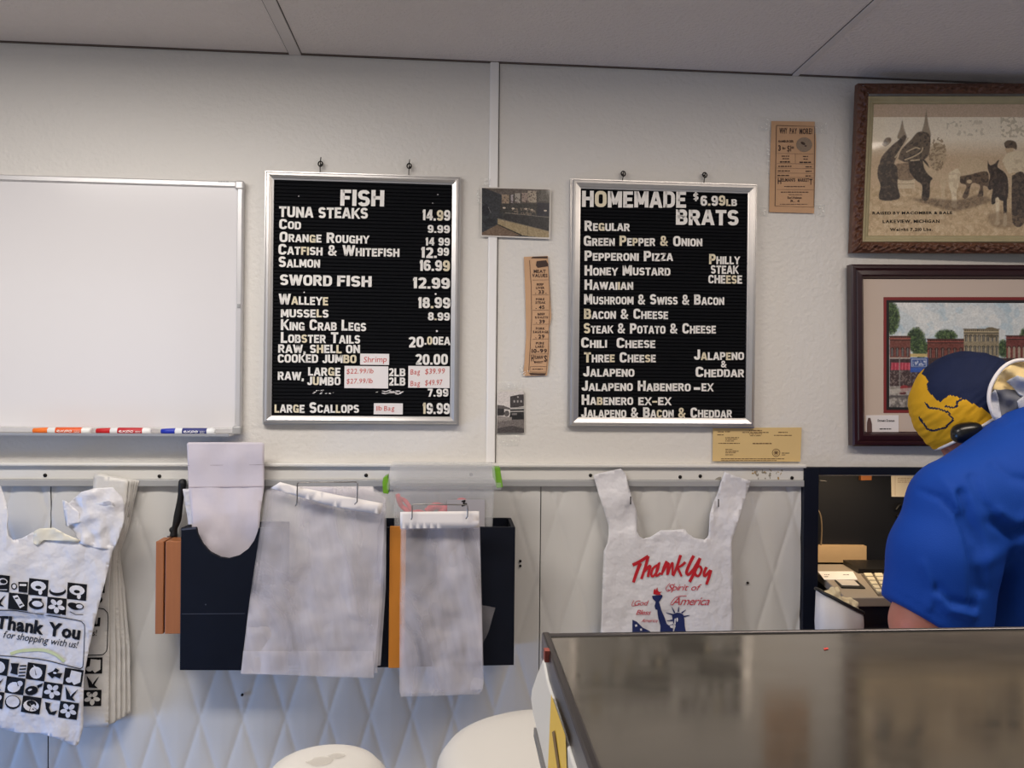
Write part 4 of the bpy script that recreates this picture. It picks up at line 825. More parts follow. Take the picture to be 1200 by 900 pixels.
# front bag
fF = lambda x, y, o=0.: P(x, y, .082 + .00012 * (100 - x) * (y < 720) + wr(x, y, 1.7, 34, .006) + crease(x, y, 9.1, 20, .006) * (1.2 if y < 660 or y > 825 else .35) + (.012 if y > 640 else .012 * max(0, (y - 560) / 80)) + o)
body = [(-75, 600), (-8, 560), (1, 570), (7, 588), (9.5, 604), (8, 618), (10, 628), (15, 633), (25, 631), (40, 623), (46, 620), (62, 619), (76, 628), (95, 634.5), (133, 640), (124, 678), (113, 720), (104, 760), (98, 795), (97, 853), (92, 872), (88, 874.5), (69, 866), (49, 860), (20, 859), (0, 853), (-75, 846)]
g = G(); sheet(g, body, fF, 5)
bag = solid(obj('shopping_bag', g, m_bag), .0012); tag(bag, 'frontmost white bag reading Thank You for shopping with us, with black food squares', 'shopping bag')
g = G(); sheet(g, [(73, 586), (80, 590), (96, 576), (112, 572), (132, 571), (143, 582), (146, 592), (145, 612), (140, 628), (133, 645), (112, 642), (93, 637), (86, 622), (77, 616)], lambda x, y, o=0.: P(x, y, .088 + wr(x, y, 4.4, 14, .010) + crease(x, y, 2.1, 18, .012) + .010 * math.sin((x - 73) / 24) + o), 4)
solid(obj('handle', g, m_bag, bag), .0012)
g = G(); sheet(g, [(96, 598), (110, 591), (127, 586), (134, 590), (132, 603), (122, 619), (112, 612)], lambda x, y, o=0.: P(x, y, .103 - .0009 * (y - 586) + wr(x, y, 6.4, 10, .004) + o), 4)
sheet(g, [(73.5, 586), (78, 588), (92, 600), (95, 612), (78.5, 616.5)], lambda x, y, o=0.: P(x, y, .098 + wr(x, y, 8.4, 10, .003) + o), 4)
solid(obj('handle_fold', g, m_bag, bag), .001)
g = G(); sheet(g, [(40, 622.5), (46, 619.4), (63, 618.6), (77, 626), (94, 633), (92, 636), (70, 634), (52, 633), (44, 640), (38, 636)], lambda x, y, o=0.: P(x, y, .100 + wr(x, y, 3.4, 10, .005) + o), 4)
solid(obj('tear_off_tab', g, mat('tab_plastic', (230, 224, 206), .4, var=.03), bag), .001)
g = G()
B, Wt = 1, 0
icons(g, fF, (34.2, 677.4), (22.6, 2.5), (-1.2, 19.3), [[('pan', B), ('jar', Wt), ('mushroom', B), ('pie', Wt), ('mushroom', B)], [('leaf', Wt), ('can', B), ('pot', Wt), ('flower', B), ('pan', Wt)]], -2)
icons(g, fF, (32.7, 776), (21.8, 3.2), (-2.8, 19.4), [[('apple', B), ('bread', Wt), ('apple', B), ('chicken', Wt), ('milk', B)], [('leaf', Wt), ('pear', B), ('eggplant', Wt), ('flower', B), ('leaf', Wt)], [('pear', B), ('citrus', Wt), ('shrimp', B), ('x', Wt), ('flower', B)]], -2)
c3 = lambda pts: [(x / 6.43, 660 + y / 6.43) for x, y in pts]
stroke(g, curve2(c3([(-300, 352), (0, 355), (120, 358), (290, 385), (400, 400), (590, 432), (622, 450), (637, 480), (634, 600), (626, 760), (612, 790), (580, 790), (350, 733), (190, 712), (0, 697), (-300, 690)]), 5), fF, .9, .0014)
text(g, fF, 'Thank You', -5.5, 736, 92.5, 749.6, 16, .0014, style='bold', caps=False, gap=.07, sp=.3)
text(g, fF, 'Thank You', -5.0, 736.4, 93.2, 750.0, 16, .0015, style='bold', caps=False, gap=.07, sp=.3)
text(g, fF, 'for shopping with us!', 3, 747, 90, 759.5, 8.2, .0014, style='thin', caps=False, slant=.2, gap=.1, sp=.3)
stroke(g, curve2(c3([(78, 684), (140, 664), (220, 655), (330, 656), (420, 690), (485, 742)]), 5), fF, 3.6, .0014, 2)
obj('print', g, [m_ink, m_bag, m_green], bag, 'black printed words, food squares and pale green swoosh')

# knife rack and knife
d = .085
X0, X1, Z0, Z1 = rect(182, 634.5, 212, 743, d)
t = thing('knife_block', ((X0 + X1) / 2, 0, Z0), 'slim orange brown wooden knife rack made of two slabs left of the navy bin', 'knife rack')
mw = wood('beech_wood', (164, 102, 60))
xa = P(191.4, 690, d).x; xb = P(193.4, 690, d).x
g = G(); g.box(X0, xa, -d, -.036, Z0, Z1, .0012); obj('slab', g, mw, t)
g = G(); g.box(xb, X1 + .001, -d, -.036, Z0, Z1, .0012); obj('slab', g, mw, t)
g = G(); g.box(xa - .0002, xb + .0002, -d + .008, -.04, Z0 + .002, Z1 - .004); obj('spacer', g, mat('dark_gap', (40, 26, 20), .8), t)
g = G(); g.box(X0 + .012, X1 - .012, -.0365, -.004, Z0 + .01, Z0 + .03, .001); obj('wall_bracket', g, mat('dark_gap', (40, 26, 20), .8), t)
t = thing('knife', P(203.5, 628, .024), 'knife with black handle standing behind the wooden rack', 'knife')
kd = lambda y: .023 + .010 * min(1, max(0, (627 - y) / 60))
pth = [(214, 564), (213, 574), (210, 594), (207.5, 610), (204.5, 620), (203.5, 628)]
g = G(); g.tube([P(x, y, kd(y)) for x, y in curve2(pth, 4)], [.0072 + .0022 * math.sin(k * .33 + 1.1) ** 2 for k in range(21)], 12); g.ball(P(214, 564, kd(564)), (.0086, .0080, .006)); g.ball(P(203, 621, kd(621)), (.0095, .007, .008))
obj('handle', g, mat('black_plastic', (24, 24, 26), .5, bump=.2, bs=200), t)
g = G(); q = P(203, 628, .023); g.box(q.x - .014, q.x + .010, -.0240, -.0225, Z0 + .035, q.z); obj('blade', g, mat('knife_steel', (170, 170, 172), .25, metal=.9), t)

# left navy bin with paper bags
def bin_box(name, x0, y0, x1, y1, d, label, cut=None):
    X0, X1, Z0, Z1 = rect(x0, y0, x1, y1, d)
    t = thing(name, ((X0 + X1) / 2, 0, Z0), label, 'bin'); th = .009
    g = G()
    if cut: pts = [P(x, y, d) for x, y in cut]
    else: pts = [Vector((X0, -d, Z0)), Vector((X0, -d, Z1)), Vector((X1, -d, Z1)), Vector((X1, -d, Z0))]
    g.prism(pts, (0, th, 0), 0, .0012); obj('front_panel', g, m_navy, t)
    for xx in (X0, X1 - th):
        g = G(); g.box(xx, xx + th, -d + th, -.008, Z0, Z1 - .0005, .001); obj('side_panel', g, m_navy, t)
    g = G(); g.box(X0 + th, X1 - th, -.017, -.008, Z0, Z1, .001); obj('rear_panel', g, m_navy, t)
    g = G(); g.box(X0 + th, X1 - th, -d + th, -.017, Z0, Z0 + th); obj('bottom_panel', g, m_navy, t)
    return t, X0, X1, Z0, Z1
cut = [(212, 618.5), (230, 618), (231.5, 626), (237, 637), (246, 647), (258, 653), (268, 654.5), (280, 651), (291, 643), (298, 633), (302, 622), (303, 618.5), (330, 618.5), (330, 786), (210.5, 785.5)]
tb, *_ = bin_box('paper_bag_bin', 211, 618.5, 330, 785.5, .088, 'navy wooden bin with a scooped front holding paper bags, right of the knife rack', cut)
g = G(); stroke(g, [(213, 719.5), (287, 719)], W(.0886), .7, 0); sheet(g, ell(241, 708.5, .9, .9, 8), W(.0886), 4); sheet(g, [(211, 620), (229, 617.6), (230, 620), (214, 621.5)], W(.0886), 5)
obj('scratch', g, mat('worn_paint', (66, 70, 84), .6), tb, 'grey worn scratches')
m_paper = mat('white_kraft_paper', (206, 198, 206), .6, var=.03, vs=12, bump=.35, bs=30, dist=.003)
fP = lambda x, y, o=0.: P(x, y, .050 + .010 * (y > 571) * min(1, (y - 571) / 30) + wr(x, y, 2.2, 30, .006) + crease(x, y, 5, 22, .006) * (1 if y > 575 else .3) + o)
g = G(); sheet(g, [(219, 520), (221, 518.3), (307, 518.3), (309.5, 520), (309.5, 571), (305, 600), (302, 660), (228, 660), (225, 610), (221, 571)], fP, 5)
o = obj('paper_bag', g, m_paper); solid(o, .0012); tag(o, 'tall pinkish white paper bag standing up out of the scooped navy bin', 'paper bag')
g = G(); stroke(g, [(220.5, 571), (309, 570)], fP, .9, .0007); stroke(g, [(219.5, 545.5), (309, 544.5)], fP, .5, .0007); obj('fold_line', g, mat('fold_shade', (176, 164, 172), .7), o)
for k, (dx, dd) in enumerate(((-5, .040), (-2.5, .034))):
    g = G(); sheet(g, [(219 + dx, 573), (300, 573), (301, 668), (231 + dx, 668), (225 + dx, 610)], lambda x, y, o=0., dd=dd, k=k: P(x, y, dd + wr(x, y, k + 7.2, 30, .004) + o), 8)
    o = solid(obj('paper_bag', g, m_bag), .001); tag(o, ('white bag edge showing just left of the tall paper bag' if k == 0 else 'white bag hindmost in the scooped navy bin'), 'paper bag')

# right navy bin, folder, storage box
tb, BX0, BX1, BZ0, BZ1 = bin_box('storage_bin', 441, 618, 603, 781, .135, 'navy wooden bin with straight top behind the small clear bags')
X0, X1, Z0, Z1 = rect(456, 617, 475, 783, .145)
g = G(); g.box(X0, X1, -.1445, -.137, Z0, Z1, .001); o = obj('orange_board', g, mat('orange_paint', (208, 132, 44), .5, var=.05)); tag(o, 'upright orange board against the navy bin front, left of the small clear bags', 'board')
# clear storage box
Dm = .08
m_clr = mat('clear_plastic', (236, 236, 238), .12, alpha=.2, var=.01, coat=.2)
X0, X1, Z0, Z1 = rect(458, 545, 579, 650, Dm)
t = thing('storage_box', ((X0 + X1) / 2, -.075, BZ0 + .012), 'clear plastic lidded box with green clips sticking out of the navy bin', 'storage box')
def frustum(x0, x1, y0, y1, z1, ix, z0, th=.0025, lip=0.):
    g = G(); o = [(x0, y0, z1), (x1, y0, z1), (x1, y1, z1), (x0, y1, z1)]; b = [(x0 + ix, y0 + ix, z0), (x1 - ix, y0 + ix, z0), (x1 - ix, y1 - ix, z0), (x0 + ix, y1 - ix, z0)]
    g.add(o + b, [[0, 1, 5, 4], [1, 2, 6, 5], [2, 3, 7, 6], [3, 0, 4, 7], [4, 5, 6, 7]]); return g
zr = P(500, 574, .12).z; zt = P(500, 545, .11).z; zr1 = P(500, 565.5, .12).z
g = frustum(X0 + .010, X1 - .004, -.121, -.03, zr, .012, BZ0 + .014); solid(obj('box_body', g, m_clr, t), .002)
g = G(); g.box(X0 - .006, X1 + .014, -.1275, -.0235, zr, zr1, .003); obj('rim', g, m_clr, t)
g = frustum(X0 - .004, X1 + .002, -.123, -.026, zr1, .004, zt); solid(obj('lid', g, m_clr, t), .002)
mg = mat('green_clip', (112, 168, 42), .4)
for c in ([(449, 560), (454, 557), (456, 566), (455, 579), (449, 578), (448, 566)], [(577, 548), (586, 548), (589.5, 571), (582, 572), (581, 566), (578, 560)]):
    q = [P(x, y, .115) for x, y in c]; g = G(); g.prism(q, (0, .035, 0), 0, .001); obj('clip', g, mg, t)
q = rect(524, 585.5, 568, 617, .124); lb = G(); lb.box(q[0], q[1], -.1250, -.1240, q[2] - .01, q[3]); lo = obj('paper_label', lb, mat('label_grey', (168, 164, 168), .6), t, 'grey paper label')
g = G(); fn = W(.1250); stroke(g, curve2([(541, 588), (545, 586.6), (543, 590), (547, 590.6), (541, 593)], 4), fn, 1.6, .0006); text(g, fn, 'S', 552, 606, 560, 606, 6, .0006); obj('mark', g, m_ink, lo)
mr = mat('red_rubber', (226, 44, 60), .5, var=.15)
for k, (pts, r) in enumerate(([[(466, 580), (470, 592), (478, 600), (474, 608)], .006], [[(468, 584), (476, 588), (484, 602)], .005], [[(500, 600), (510, 593), (520, 596), (527, 603)], .009], [[(514, 604), (526, 596), (536, 592), (545, 598)], .010], [[(533, 590), (541, 586), (547, 590), (548, 600)], .006], [[(478, 606), (490, 601), (502, 606)], .008])):
    g = G(); g.tube([P(x, y, .095 + .004 * math.sin(k * 2 + i)) for i, (x, y) in enumerate(curve2(pts, 4))], r, 10)
    o = obj('red_band', g, mr); tag(o, 'red rubbery strip lying inside the clear lidded box', 'red strip', 'red strips in the clear box')

# pads of clear bags on wire hooks
def clear(name, al, bmp): return mat(name, (222, 217, 222), .14, alpha=al, var=.05, vs=5, bump=bmp, bs=9, dist=.03, detail=3., anoise=(3.2, al * .35, min(.9, al * 1.6)))
def clear_pad(label, outs, d0, header, hd2, folds, seed, hw):
    q = [P(x, y, d0) for x, y in outs[0]]; t = thing('clear_bag_pad', (sum(p.x for p in q) / len(q), -d0, min(p.z for p in q)), label, 'plastic bags')
    for k, out in enumerate(outs):
        f = lambda x, y, o=0., k=k: P(x, y, d0 - .004 * k + crease(x, y, seed + k * .3, 42, .012) + wr(x, y, seed + k, 26, .004) + o)
        g = G(); sheet(g, out, f, 6); obj('clear_bag', g, clear('clear_bag_film_%d' % k, .46 if k < 2 else .52, .6), t)
        if k == 0:
            g = G()
            for a in folds: sheet(g, a, f, 7, .0012)
            if folds: obj('sealed_hem', g, clear('hem_film', .6, .2), t, 'paler sealed hem')
    for hp, dd in hd2:
        g = G(); g.prism([P(x, y, dd) for x, y in hp], (0, .0015, 0)); obj('header_card', g, m_card, t)
    g = G(); sheet(g, header, lambda x, y, o=0.: P(x, y, d0 + .020 + wr(x, y, seed, 60, .002) + o), 8); solid(obj('header_card', g, m_card, t, 'white cardboard header'), .0016)
    return t
o1 = [(312, 574), (330, 576), (347, 583), (380, 596), (412, 600), (445, 592), (452, 584), (450, 620), (446, 690), (440, 770), (437.5, 795), (380, 793), (330, 791), (282, 790), (285, 765), (293, 700), (302, 640)]
outs = [o1, [(314, 573), (420, 570), (452, 582), (449, 690), (443, 770), (442, 789), (283, 788), (296, 690)], [(318, 571), (438, 571), (453, 584), (452, 690), (446, 780), (284, 787), (300, 690)], [(322, 574), (436, 573), (450, 584), (447, 690), (441, 775), (290, 782), (305, 690)]]
clear_pad('wide pad of clear plastic bags hanging in front of the scooped navy bin', outs, .166, [(317, 572), (328, 565), (347, 570), (400, 581), (449, 590), (445.5, 602.5), (412, 598), (380, 591), (347, 581)], [([(350, 570), (437, 570), (439, 581), (352, 578)], .150)], [[(285, 763), (437, 763), (438, 794), (330, 790.5), (282.5, 789)]], 3.1, 0)
def wicket(path, label, dd):
    p3 = [P(x, y, z) for x, y, z in path]; g = G(); g.tube(p3, .0014, 8)
    o = obj('wire_hook', g, mat('steel_wire', (150, 146, 142), .3, metal=.9)); tag(o, label, 'wire hook')
wicket([(346, 593, .1945), (348, 590, .1955), (348.4, 567, .1945), (350, 565.5, .1945), (417, 564.8, .1945), (419, 566.5, .1945), (418.5, 588, .1945), (415.5, 591, .193)], 'thin bent wire hook through the header of the wide clear bag pad', 0)
o2 = [[(469.5, 616), (561.5, 616), (563, 660), (564, 697), (566, 808), (562, 813.5), (520, 815), (470, 816.5), (468, 810), (468.5, 700)], [(470, 616), (562, 617), (566, 806), (563, 811), (470, 814)], [(471, 616), (562.5, 617), (567, 800), (565, 808), (471, 812)]]
clear_pad('narrow pad of small clear plastic bags hanging before the straight navy bin', o2, .172, [(469, 600), (561.5, 599), (561.5, 618.5), (469, 619.5)], [], [[(470, 617), (562, 617), (562, 620), (470, 621)]], 6.3, 0)
wicket([(482, 609, .199), (483, 606, .200), (483, 593, .200), (485, 591, .200), (546, 591.5, .200), (548, 593, .200), (548, 605, .200), (546, 608, .199)], 'thin bent wire hook through the header of the narrow clear bag pad', 0)
g = G(); sheet(g, [(564, 709), (580.5, 712), (572, 742), (565, 755), (562, 740)], lambda x, y, o=0.: P(x, y, .150 + wr(x, y, 1, 14, .003) + o), 5)
o = obj('loose_clear_bag', g, clear('loose_film', .22, .5)); tag(o, 'loose clear bag corner sticking out right of the narrow bag pad', 'plastic bag')

# red lettered bag on the right
c2 = lambda pts: [(670 + x / 3.4615, 490 + y / 3.4615) for x, y in pts]
out = c2([(88, 232), (120, 222), (200, 205), (218, 225), (232, 280), (245, 330), (265, 380), (266, 420), (264, 460), (275, 480), (292, 489), (320, 482), (345, 465), (360, 455), (410, 453), (460, 450), (470, 468), (500, 487), (540, 493), (555, 478), (558, 440), (561, 390), (574, 345), (590, 310), (604, 265), (620, 218), (670, 238), (726, 255), (712, 300), (692, 360), (678, 410), (666, 450), (655, 480), (648, 505), (652, 600), (656, 870), (658, 1010)]) + [(857, 805), (703, 808)] + c2([(118, 900), (124, 700), (130, 540), (146, 505), (150, 470), (149, 435), (135, 390), (120, 340), (104, 290)])
def fR(x, y, o=0.):
    e = .030 + wr(x, y, 5.5, 36, .004) + crease(x, y, 3.7, 24, .006) * (1.3 if y < 640 else .6) + .004 * math.sin(y / 9. + x / 40.) * (y < 628)
    return P(x, y, e + .012 * min(1, max(0, (y - 560) / 90)) + o)
g = G(); sheet(g, out, fR, 4.5)
bag = solid(obj('shopping_bag', g, m_bag), .0014); tag(bag, 'white bag with red brush Thank You and blue torch print hanging above the steel counter', 'shopping bag')
k6 = lambda pts: [(730 + x / 8.575, 640 + y / 8.575) for x, y in pts]
red = mat('red_print', (190, 26, 40), .5); blue = mat('blue_print', (24, 38, 92), .5); pink = mat('thin_red_print', (196, 62, 76), .5)
g = G()
for st, w0, w1 in (([(98, 190), (160, 160), (255, 100)], 34, 30), ([(175, 170), (140, 260), (105, 365)], 36, 28), ([(255, 100), (225, 210), (185, 330)], 30, 26), ([(200, 270), (250, 215), (275, 200), (262, 250), (250, 310)], 26, 26), ([(350, 190), (305, 220), (285, 275), (300, 305), (345, 250), (365, 165), (340, 240), (335, 300), (380, 270)], 24, 22), ([(440, 150), (410, 220), (390, 290)], 28, 22), ([(395, 270), (440, 190), (460, 175), (450, 230), (445, 290)], 24, 22), ([(450, 285), (480, 200), (500, 170), (498, 290)], 22, 20), ([(580, 90), (545, 200), (505, 300)], 30, 24), ([(628, 160), (590, 195), (545, 215)], 28, 22), ([(550, 215), (570, 260), (590, 305)], 26, 22), ([(712, 95), (665, 190), (640, 260), (660, 285), (710, 230), (775, 120)], 32, 28), ([(775, 120), (730, 240), (670, 360)], 32, 30), ([(770, 190), (735, 230), (725, 280), (760, 300), (790, 240), (775, 200)], 26, 24), ([(840, 210), (815, 270), (825, 300), (880, 240)], 28, 26), ([(885, 240), (865, 310), (840, 385)], 30, 28)):
    stroke(g, curve2(k6(st), 4), fR, w0 / 8.575, .0018 + rng.uniform(0, .0004), 0, w1 / 8.575)
sheet(g, k6([(305, 480), (310, 440), (325, 425), (328, 450), (345, 412), (352, 450), (368, 462), (395, 455), (372, 475), (385, 490), (340, 490)]), fR, 4, .0016)
for s, a, b, cap in (('Spirit of', (445, 445), (765, 445), 62), ('America', (490, 592), (862, 592), 80), ('God', (105, 598), (240, 595), 50), ('Bless', (130, 688), (272, 690), 48), ('America', (182, 765), (345, 765), 34)):
    (xa, ya), (xb, yb) = k6([a, b]); text(g, fR, s, xa, ya, xb, yb, cap / 8.575, .0016, style='thin', caps=False, slant=.45, mi=1, gap=.04)
for st in ([(470, 375), (435, 420), (450, 455), (500, 420), (520, 375)], [(505, 590), (480, 580), (540, 510), (640, 500)], [(110, 545), (90, 600), (150, 590)]): stroke(g, curve2(k6(st), 4), fR, .7, .0016, 1)
for poly in ([(292, 500), (395, 490), (398, 510), (375, 545), (362, 560), (372, 590), (385, 640), (420, 720), (440, 780), (505, 830), (500, 900), (372, 900), (378, 800), (355, 720), (345, 640), (328, 636), (318, 600), (330, 560), (300, 530)], [(494, 700), (510, 680), (545, 668), (580, 672), (608, 690), (618, 740), (622, 800), (640, 900), (500, 900), (530, 800), (505, 770)], [(95, 740), (140, 760), (200, 820), (275, 856), (275, 900), (95, 900)]): sheet(g, k6(poly), fR, 4, .0016, 2)
for a, b in (((505, 690), (432, 668)), ((520, 670), (492, 612)), ((556, 660), (562, 608)), ((590, 672), (632, 640)), ((612, 708), (672, 694)), ((500, 745), (440, 750)), ((505, 790), (462, 800))): stroke(g, k6([a, b]), fR, 1.9, .0017, 2, .5)
sheet(g, k6([(520, 730), (530, 725), (528, 790), (515, 780)]), fR, 6, .0022, 3); sheet(g, k6([(120, 790), (140, 785), (146, 805), (124, 812)]), fR, 6, .0022, 3); sheet(g, k6([(172, 830), (190, 828), (192, 850), (174, 850)]), fR, 6, .0022, 3); sheet(g, k6(ell(545, 740, 8, 22, 8)), fR, 6, .0022, 3)
sheet(g, k6([(470, 800), (500, 790), (505, 820), (480, 822)]), fR, 6, .0022, 3)
obj('print', g, [red, pink, blue, m_bag], bag, 'red brush lettering, thin red script and dark blue torch print')
for (x, y), lab in ((((739, 587)), 'small metal hook through the left handle of the red lettered bag'), (((842, 590)), 'small metal hook through the right handle of the red lettered bag')):
    c = P(x, y, .038); g = G(); g.tube([P(x, y - 5, .044), P(x, y + 2, .048), P(x, y + 3.5, .046), P(x, y + 2, .02), P(x, y, .004)], .0015, 8); g.lathe([(.004, 0), (.004, .002)], P(x, y, .006), (0, -1, 0), 10)
    o = obj('bag_hook', g, m_dark); tag(o, lab, 'hook')
# ------------------------------------------------------------------ navy alcove with counter, cash register and bits
ZC = 0.945                                                   # service counter height
zt_ = P(1000, 547, .0).z; Xp0 = P(941, 650, .014).x; Xp1 = P(958.5, 650, .014).x
m_navy2 = mat('navy_board', (12, 17, 32), .5, var=.2, vs=20, spec=.3)
t = thing('alcove_cabinet', ((Xp0 + XR) / 2, 0, 0), 'navy painted alcove below the right pictures with side post and top board', 'cabinet')
g = G(); g.box(Xp0, Xp1, -.016, .24, 0, zt_, .0015); obj('side_post', g, m_navy2, t)
zb_ = P(1000, 556, .0).z
g = G(); g.box(Xp1 - .0005, XR, -.012, .015, zb_, zt_, .0015); obj('top_board', g, m_navy2, t)
g = G(); g.box(Xp1 - .0005, XR, .015, .24, zt_ - .012, zt_); obj('alcove_roof', g, m_navy2, t)
g = G(); g.box(Xp1 - .0005, XR, .225, .24, 0, zt_ - .012); obj('back_board', g, mat('charcoal_board', (26, 27, 32), .5, var=.15, vs=8, spec=.3, bump=.1, bs=30), t)
tc_ = thing('counter', ((Xp1 + XR) / 2, -.04, 0), 'dark counter under the cash register running into the navy alcove', 'counter')
g = G(); g.box(Xp1 + .001, XR, -.272, .224, ZC - .03, ZC, .004); obj('counter_shelf', g, mat('dark_laminate', (34, 32, 32), .4), tc_)
g = G(); g.box(Xp1 + .001, XR, -.255, -.235, 0, ZC - .031); obj('front_board', g, m_navy2, tc_)
DB = Surf((0, .2245, 0), (0, -1, 0))
def backpaper(name, c, m, label, cat, th=.002):
    g = G(); g.prism([DB(x, y, th) for x, y in c], (0, th - .0004, 0)); o = obj(name, g, m); tag(o, label, cat); return o
o = backpaper('note_paper', [(1044.5, 556.5), (1076, 556.5), (1076, 582.5), (1045, 582)], mat('cream_note', (250, 238, 214), .5), 'cream paper note pinned on the dark alcove board beside the blue sleeve', 'note')
g = G(); fn = lambda x, y, o=0.: DB(x, y, .0022 + o)
for k in range(3): scrib(g, fn, 1052, 1068, 561 + 2.2 * k, 1, .0003)
stroke(g, [(1049, 558), (1049, 581)], fn, .35, .0003); obj('print', g, mat('faint_ink', (190, 160, 130), .6), o)
o = backpaper('wooden_clip', [(1009, 557), (1021.5, 557), (1021.5, 562.5), (1009, 563)], wood('clip_wood', (168, 100, 44), 'X'), 'small orange wooden clip high on the dark alcove board', 'clip', .012)
o = backpaper('kraft_card', [(958, 639.5), (1015.5, 640), (1015.5, 659.5), (958, 659)], mat('kraft_card', (190, 160, 120), .7, var=.12, vs=20), 'tan kraft cardboard strip standing behind the cash register', 'card', .02)
g = G(); g.tube([DB(x, y, .012) for x, y in curve2([(959, 598), (962, 606), (963, 622), (962, 640)], 5)], .0022, 8); o = obj('cable', g, mat('grey_cable', (120, 104, 84), .5)); tag(o, 'thin tan cable hanging beside the navy post in the alcove', 'cable')
g = G(); g.tube([DB(x, y, .006) for x, y in ((960, 563), (966, 563.5), (969, 564))], .0015, 6); o = obj('wire_pin', g, m_alu); tag(o, 'small shiny pin in the top left of the dark alcove board', 'pin')
g = G(); g.tube([DB(x, y, .008) for x, y in curve2([(1050, 598), (1054, 592), (1060, 592), (1062, 600), (1056, 606), (1051, 604)], 4)], .004, 8); o = obj('black_cord', g, mat('black_rubber', (14, 14, 15), .5)); tag(o, 'black looped cord on the dark alcove board left of the blue sleeve', 'cord')

# unseen strip light added under the alcove's top board to brighten the inside
sx_ = 1.05
t = thing('alcove_fill_strip', (sx_, .04, zt_ - .03), 'unseen warm fill lamp added under the roof of the navy alcove', 'added fill light')
g = G(); g.box(sx_ - .2, sx_ + .2, .025, .055, zt_ - .026, zt_ - .0125, .002); obj('fill_light_housing', g, m_white, t)
area('alcove_fill_light', (sx_, .04, zt_ - .028), (sx_, .09, 1.0), .38, .02, 1.3, (255, 226, 186))

# cash register
zr_ = ZC + .115
def pz(x, y, dz=0.): v = PZ(x, y, zr_); v.z += dz; return v
A_, B_, C_, D_, E_ = pz(955, 661), pz(1078, 661), pz(1066, 700), pz(991, 700.5), pz(957, 670)
t = thing('cash_register', ((A_.x + C_.x) / 2, (A_.y + C_.y) / 2, ZC), 'grey beige cash register with cream keys on the alcove counter, partly behind the sleeve', 'cash register')
g = G(); top = [A_, B_, C_, D_, E_]
g.prism([p - Vector((0, 0, .022)) for p in top], (0, 0, .022), 0, .003); obj('top_cover', g, mat('register_beige', (150, 138, 124), .5, var=.04), t)
g = G(); ctr = sum(top, Vector()) / 5
g.prism([Vector((ctr.x + (p.x - ctr.x) * .96, ctr.y + (p.y - ctr.y) * .96, ZC + .05)) for p in top], (0, 0, zr_ - .022 - ZC - .05), 0); obj('body', g, mat('register_black', (20, 19, 20), .4), t)
g = G(); g.prism([Vector((ctr.x + (p.x - ctr.x) * .93, ctr.y + (p.y - ctr.y) * .93, ZC + .0005)) for p in top], (0, 0, .05), 0, .002); obj('cash_drawer', g, mat('drawer_grey', (46, 44, 44), .4), t)
g = G(); g.prism([pz(x, y, .0003) for x, y in ((958.5, 670.2), (999.5, 670.2), (1005, 679.8), (966, 679.8))], (0, 0, .0012)); pl = obj('printer_cover', g, m_card, t, 'pale printer cover')
g = G(); fz = lambda x, y, o=0.: pz(x, y, .0016 + o)
scrib(g, fz, 966, 972, 674.6, .8); scrib(g, fz, 966, 971, 677, .8); scrib(g, fz, 988, 995, 674.6, .8); obj('print', g, m_ink, pl)
g = G(); g.prism([pz(x, y, .0003) for x, y in ((978, 680.8), (1004.5, 681.8), (1014, 690.4), (986, 689.6))], (0, 0, .003)); dw = obj('display_bezel', g, mat('register_black', (20, 19, 20), .4), t)
g = G(); g.prism([pz(x, y, .0034) for x, y in ((979.5, 681.3), (1001, 682.1), (1007.5, 688.2), (987, 687.6))], (0, 0, .0008)); obj('display_window', g, mat('display_white', (214, 206, 196), .3), dw)
g = G(); g.prism([pz(x, y, .0003) for x, y in ((988, 661.3), (1077, 661.3), (1074, 672.6), (1006, 672.2))], (0, 0, .012)); obj('rear_display', g, mat('register_black', (20, 19, 20), .4), t)
g = G(); g.prism([pz(x, y, .0003) for x, y in ((1009, 673.5), (1076, 673.5), (1068, 699), (1029, 698.5))], (0, 0, .0015)); kp = obj('keypad', g, mat('keypad_base', (96, 86, 76), .5), t)
for r in range(5):
    for q in range(5):
        u = q / 5 + .02; v = r / 5 + .02
        def kk(a, b): return (1010.5 + 62 * a + (17.5 - 22 * a) * b, 674.2 + 23.6 * b)
        g = G(); g.prism([pz(*kk(u, v), dz=.0018), pz(*kk(u + .15, v), dz=.0018), pz(*kk(u + .15, v + .15), dz=.0018), pz(*kk(u, v + .15), dz=.0018)], (0, 0, .006), 0, .001)
        obj('key', g, mat('key_cream', (216, 206, 180), .45), kp)
# white bag in front of the register
zw = ZC + .0005
cx, cy = P(984, 712, .22).x, -.22
t = thing('zip_bag', (cx, cy, ZC), 'white soft bag with black trimmed open rim beside the cash register', 'bag')
def rim(a, r=1., z=0.):
    x = cx + math.cos(a) * .052 * r; y = cy + math.sin(a) * .038 * r; return Vector((x, y, z))
zq = P(985, 704, .22).z
g = G(); n = 32
rows = [(.90, zw), (1.0, zw + .03), (1.04, zw + (zq - zw) * .6), (1., zq)]
vs = [rim(2 * math.pi * i / n, r * (1 + .03 * math.sin(5 * i)), z - (.026 * math.cos(2 * math.pi * i / n) if k == 3 else 0)) for k, (r, z) in enumerate(rows) for i in range(n)]
fs = [[k * n + i, k * n + (i + 1) % n, (k + 1) * n + (i + 1) % n, (k + 1) * n + i] for k in range(3) for i in range(n)] + [list(range(n))]
g.add(vs, fs, 0, True); solid(obj('bag_body', g, mat('white_canvas', (206, 202, 200), .6, bump=.3, bs=80), t), .003)
g = G(); g.tube([vs[3 * n + i] for i in range(n)], .004, 8, closed=True); obj('black_trim', g, mat('black_rubber', (14, 14, 15), .5), t)
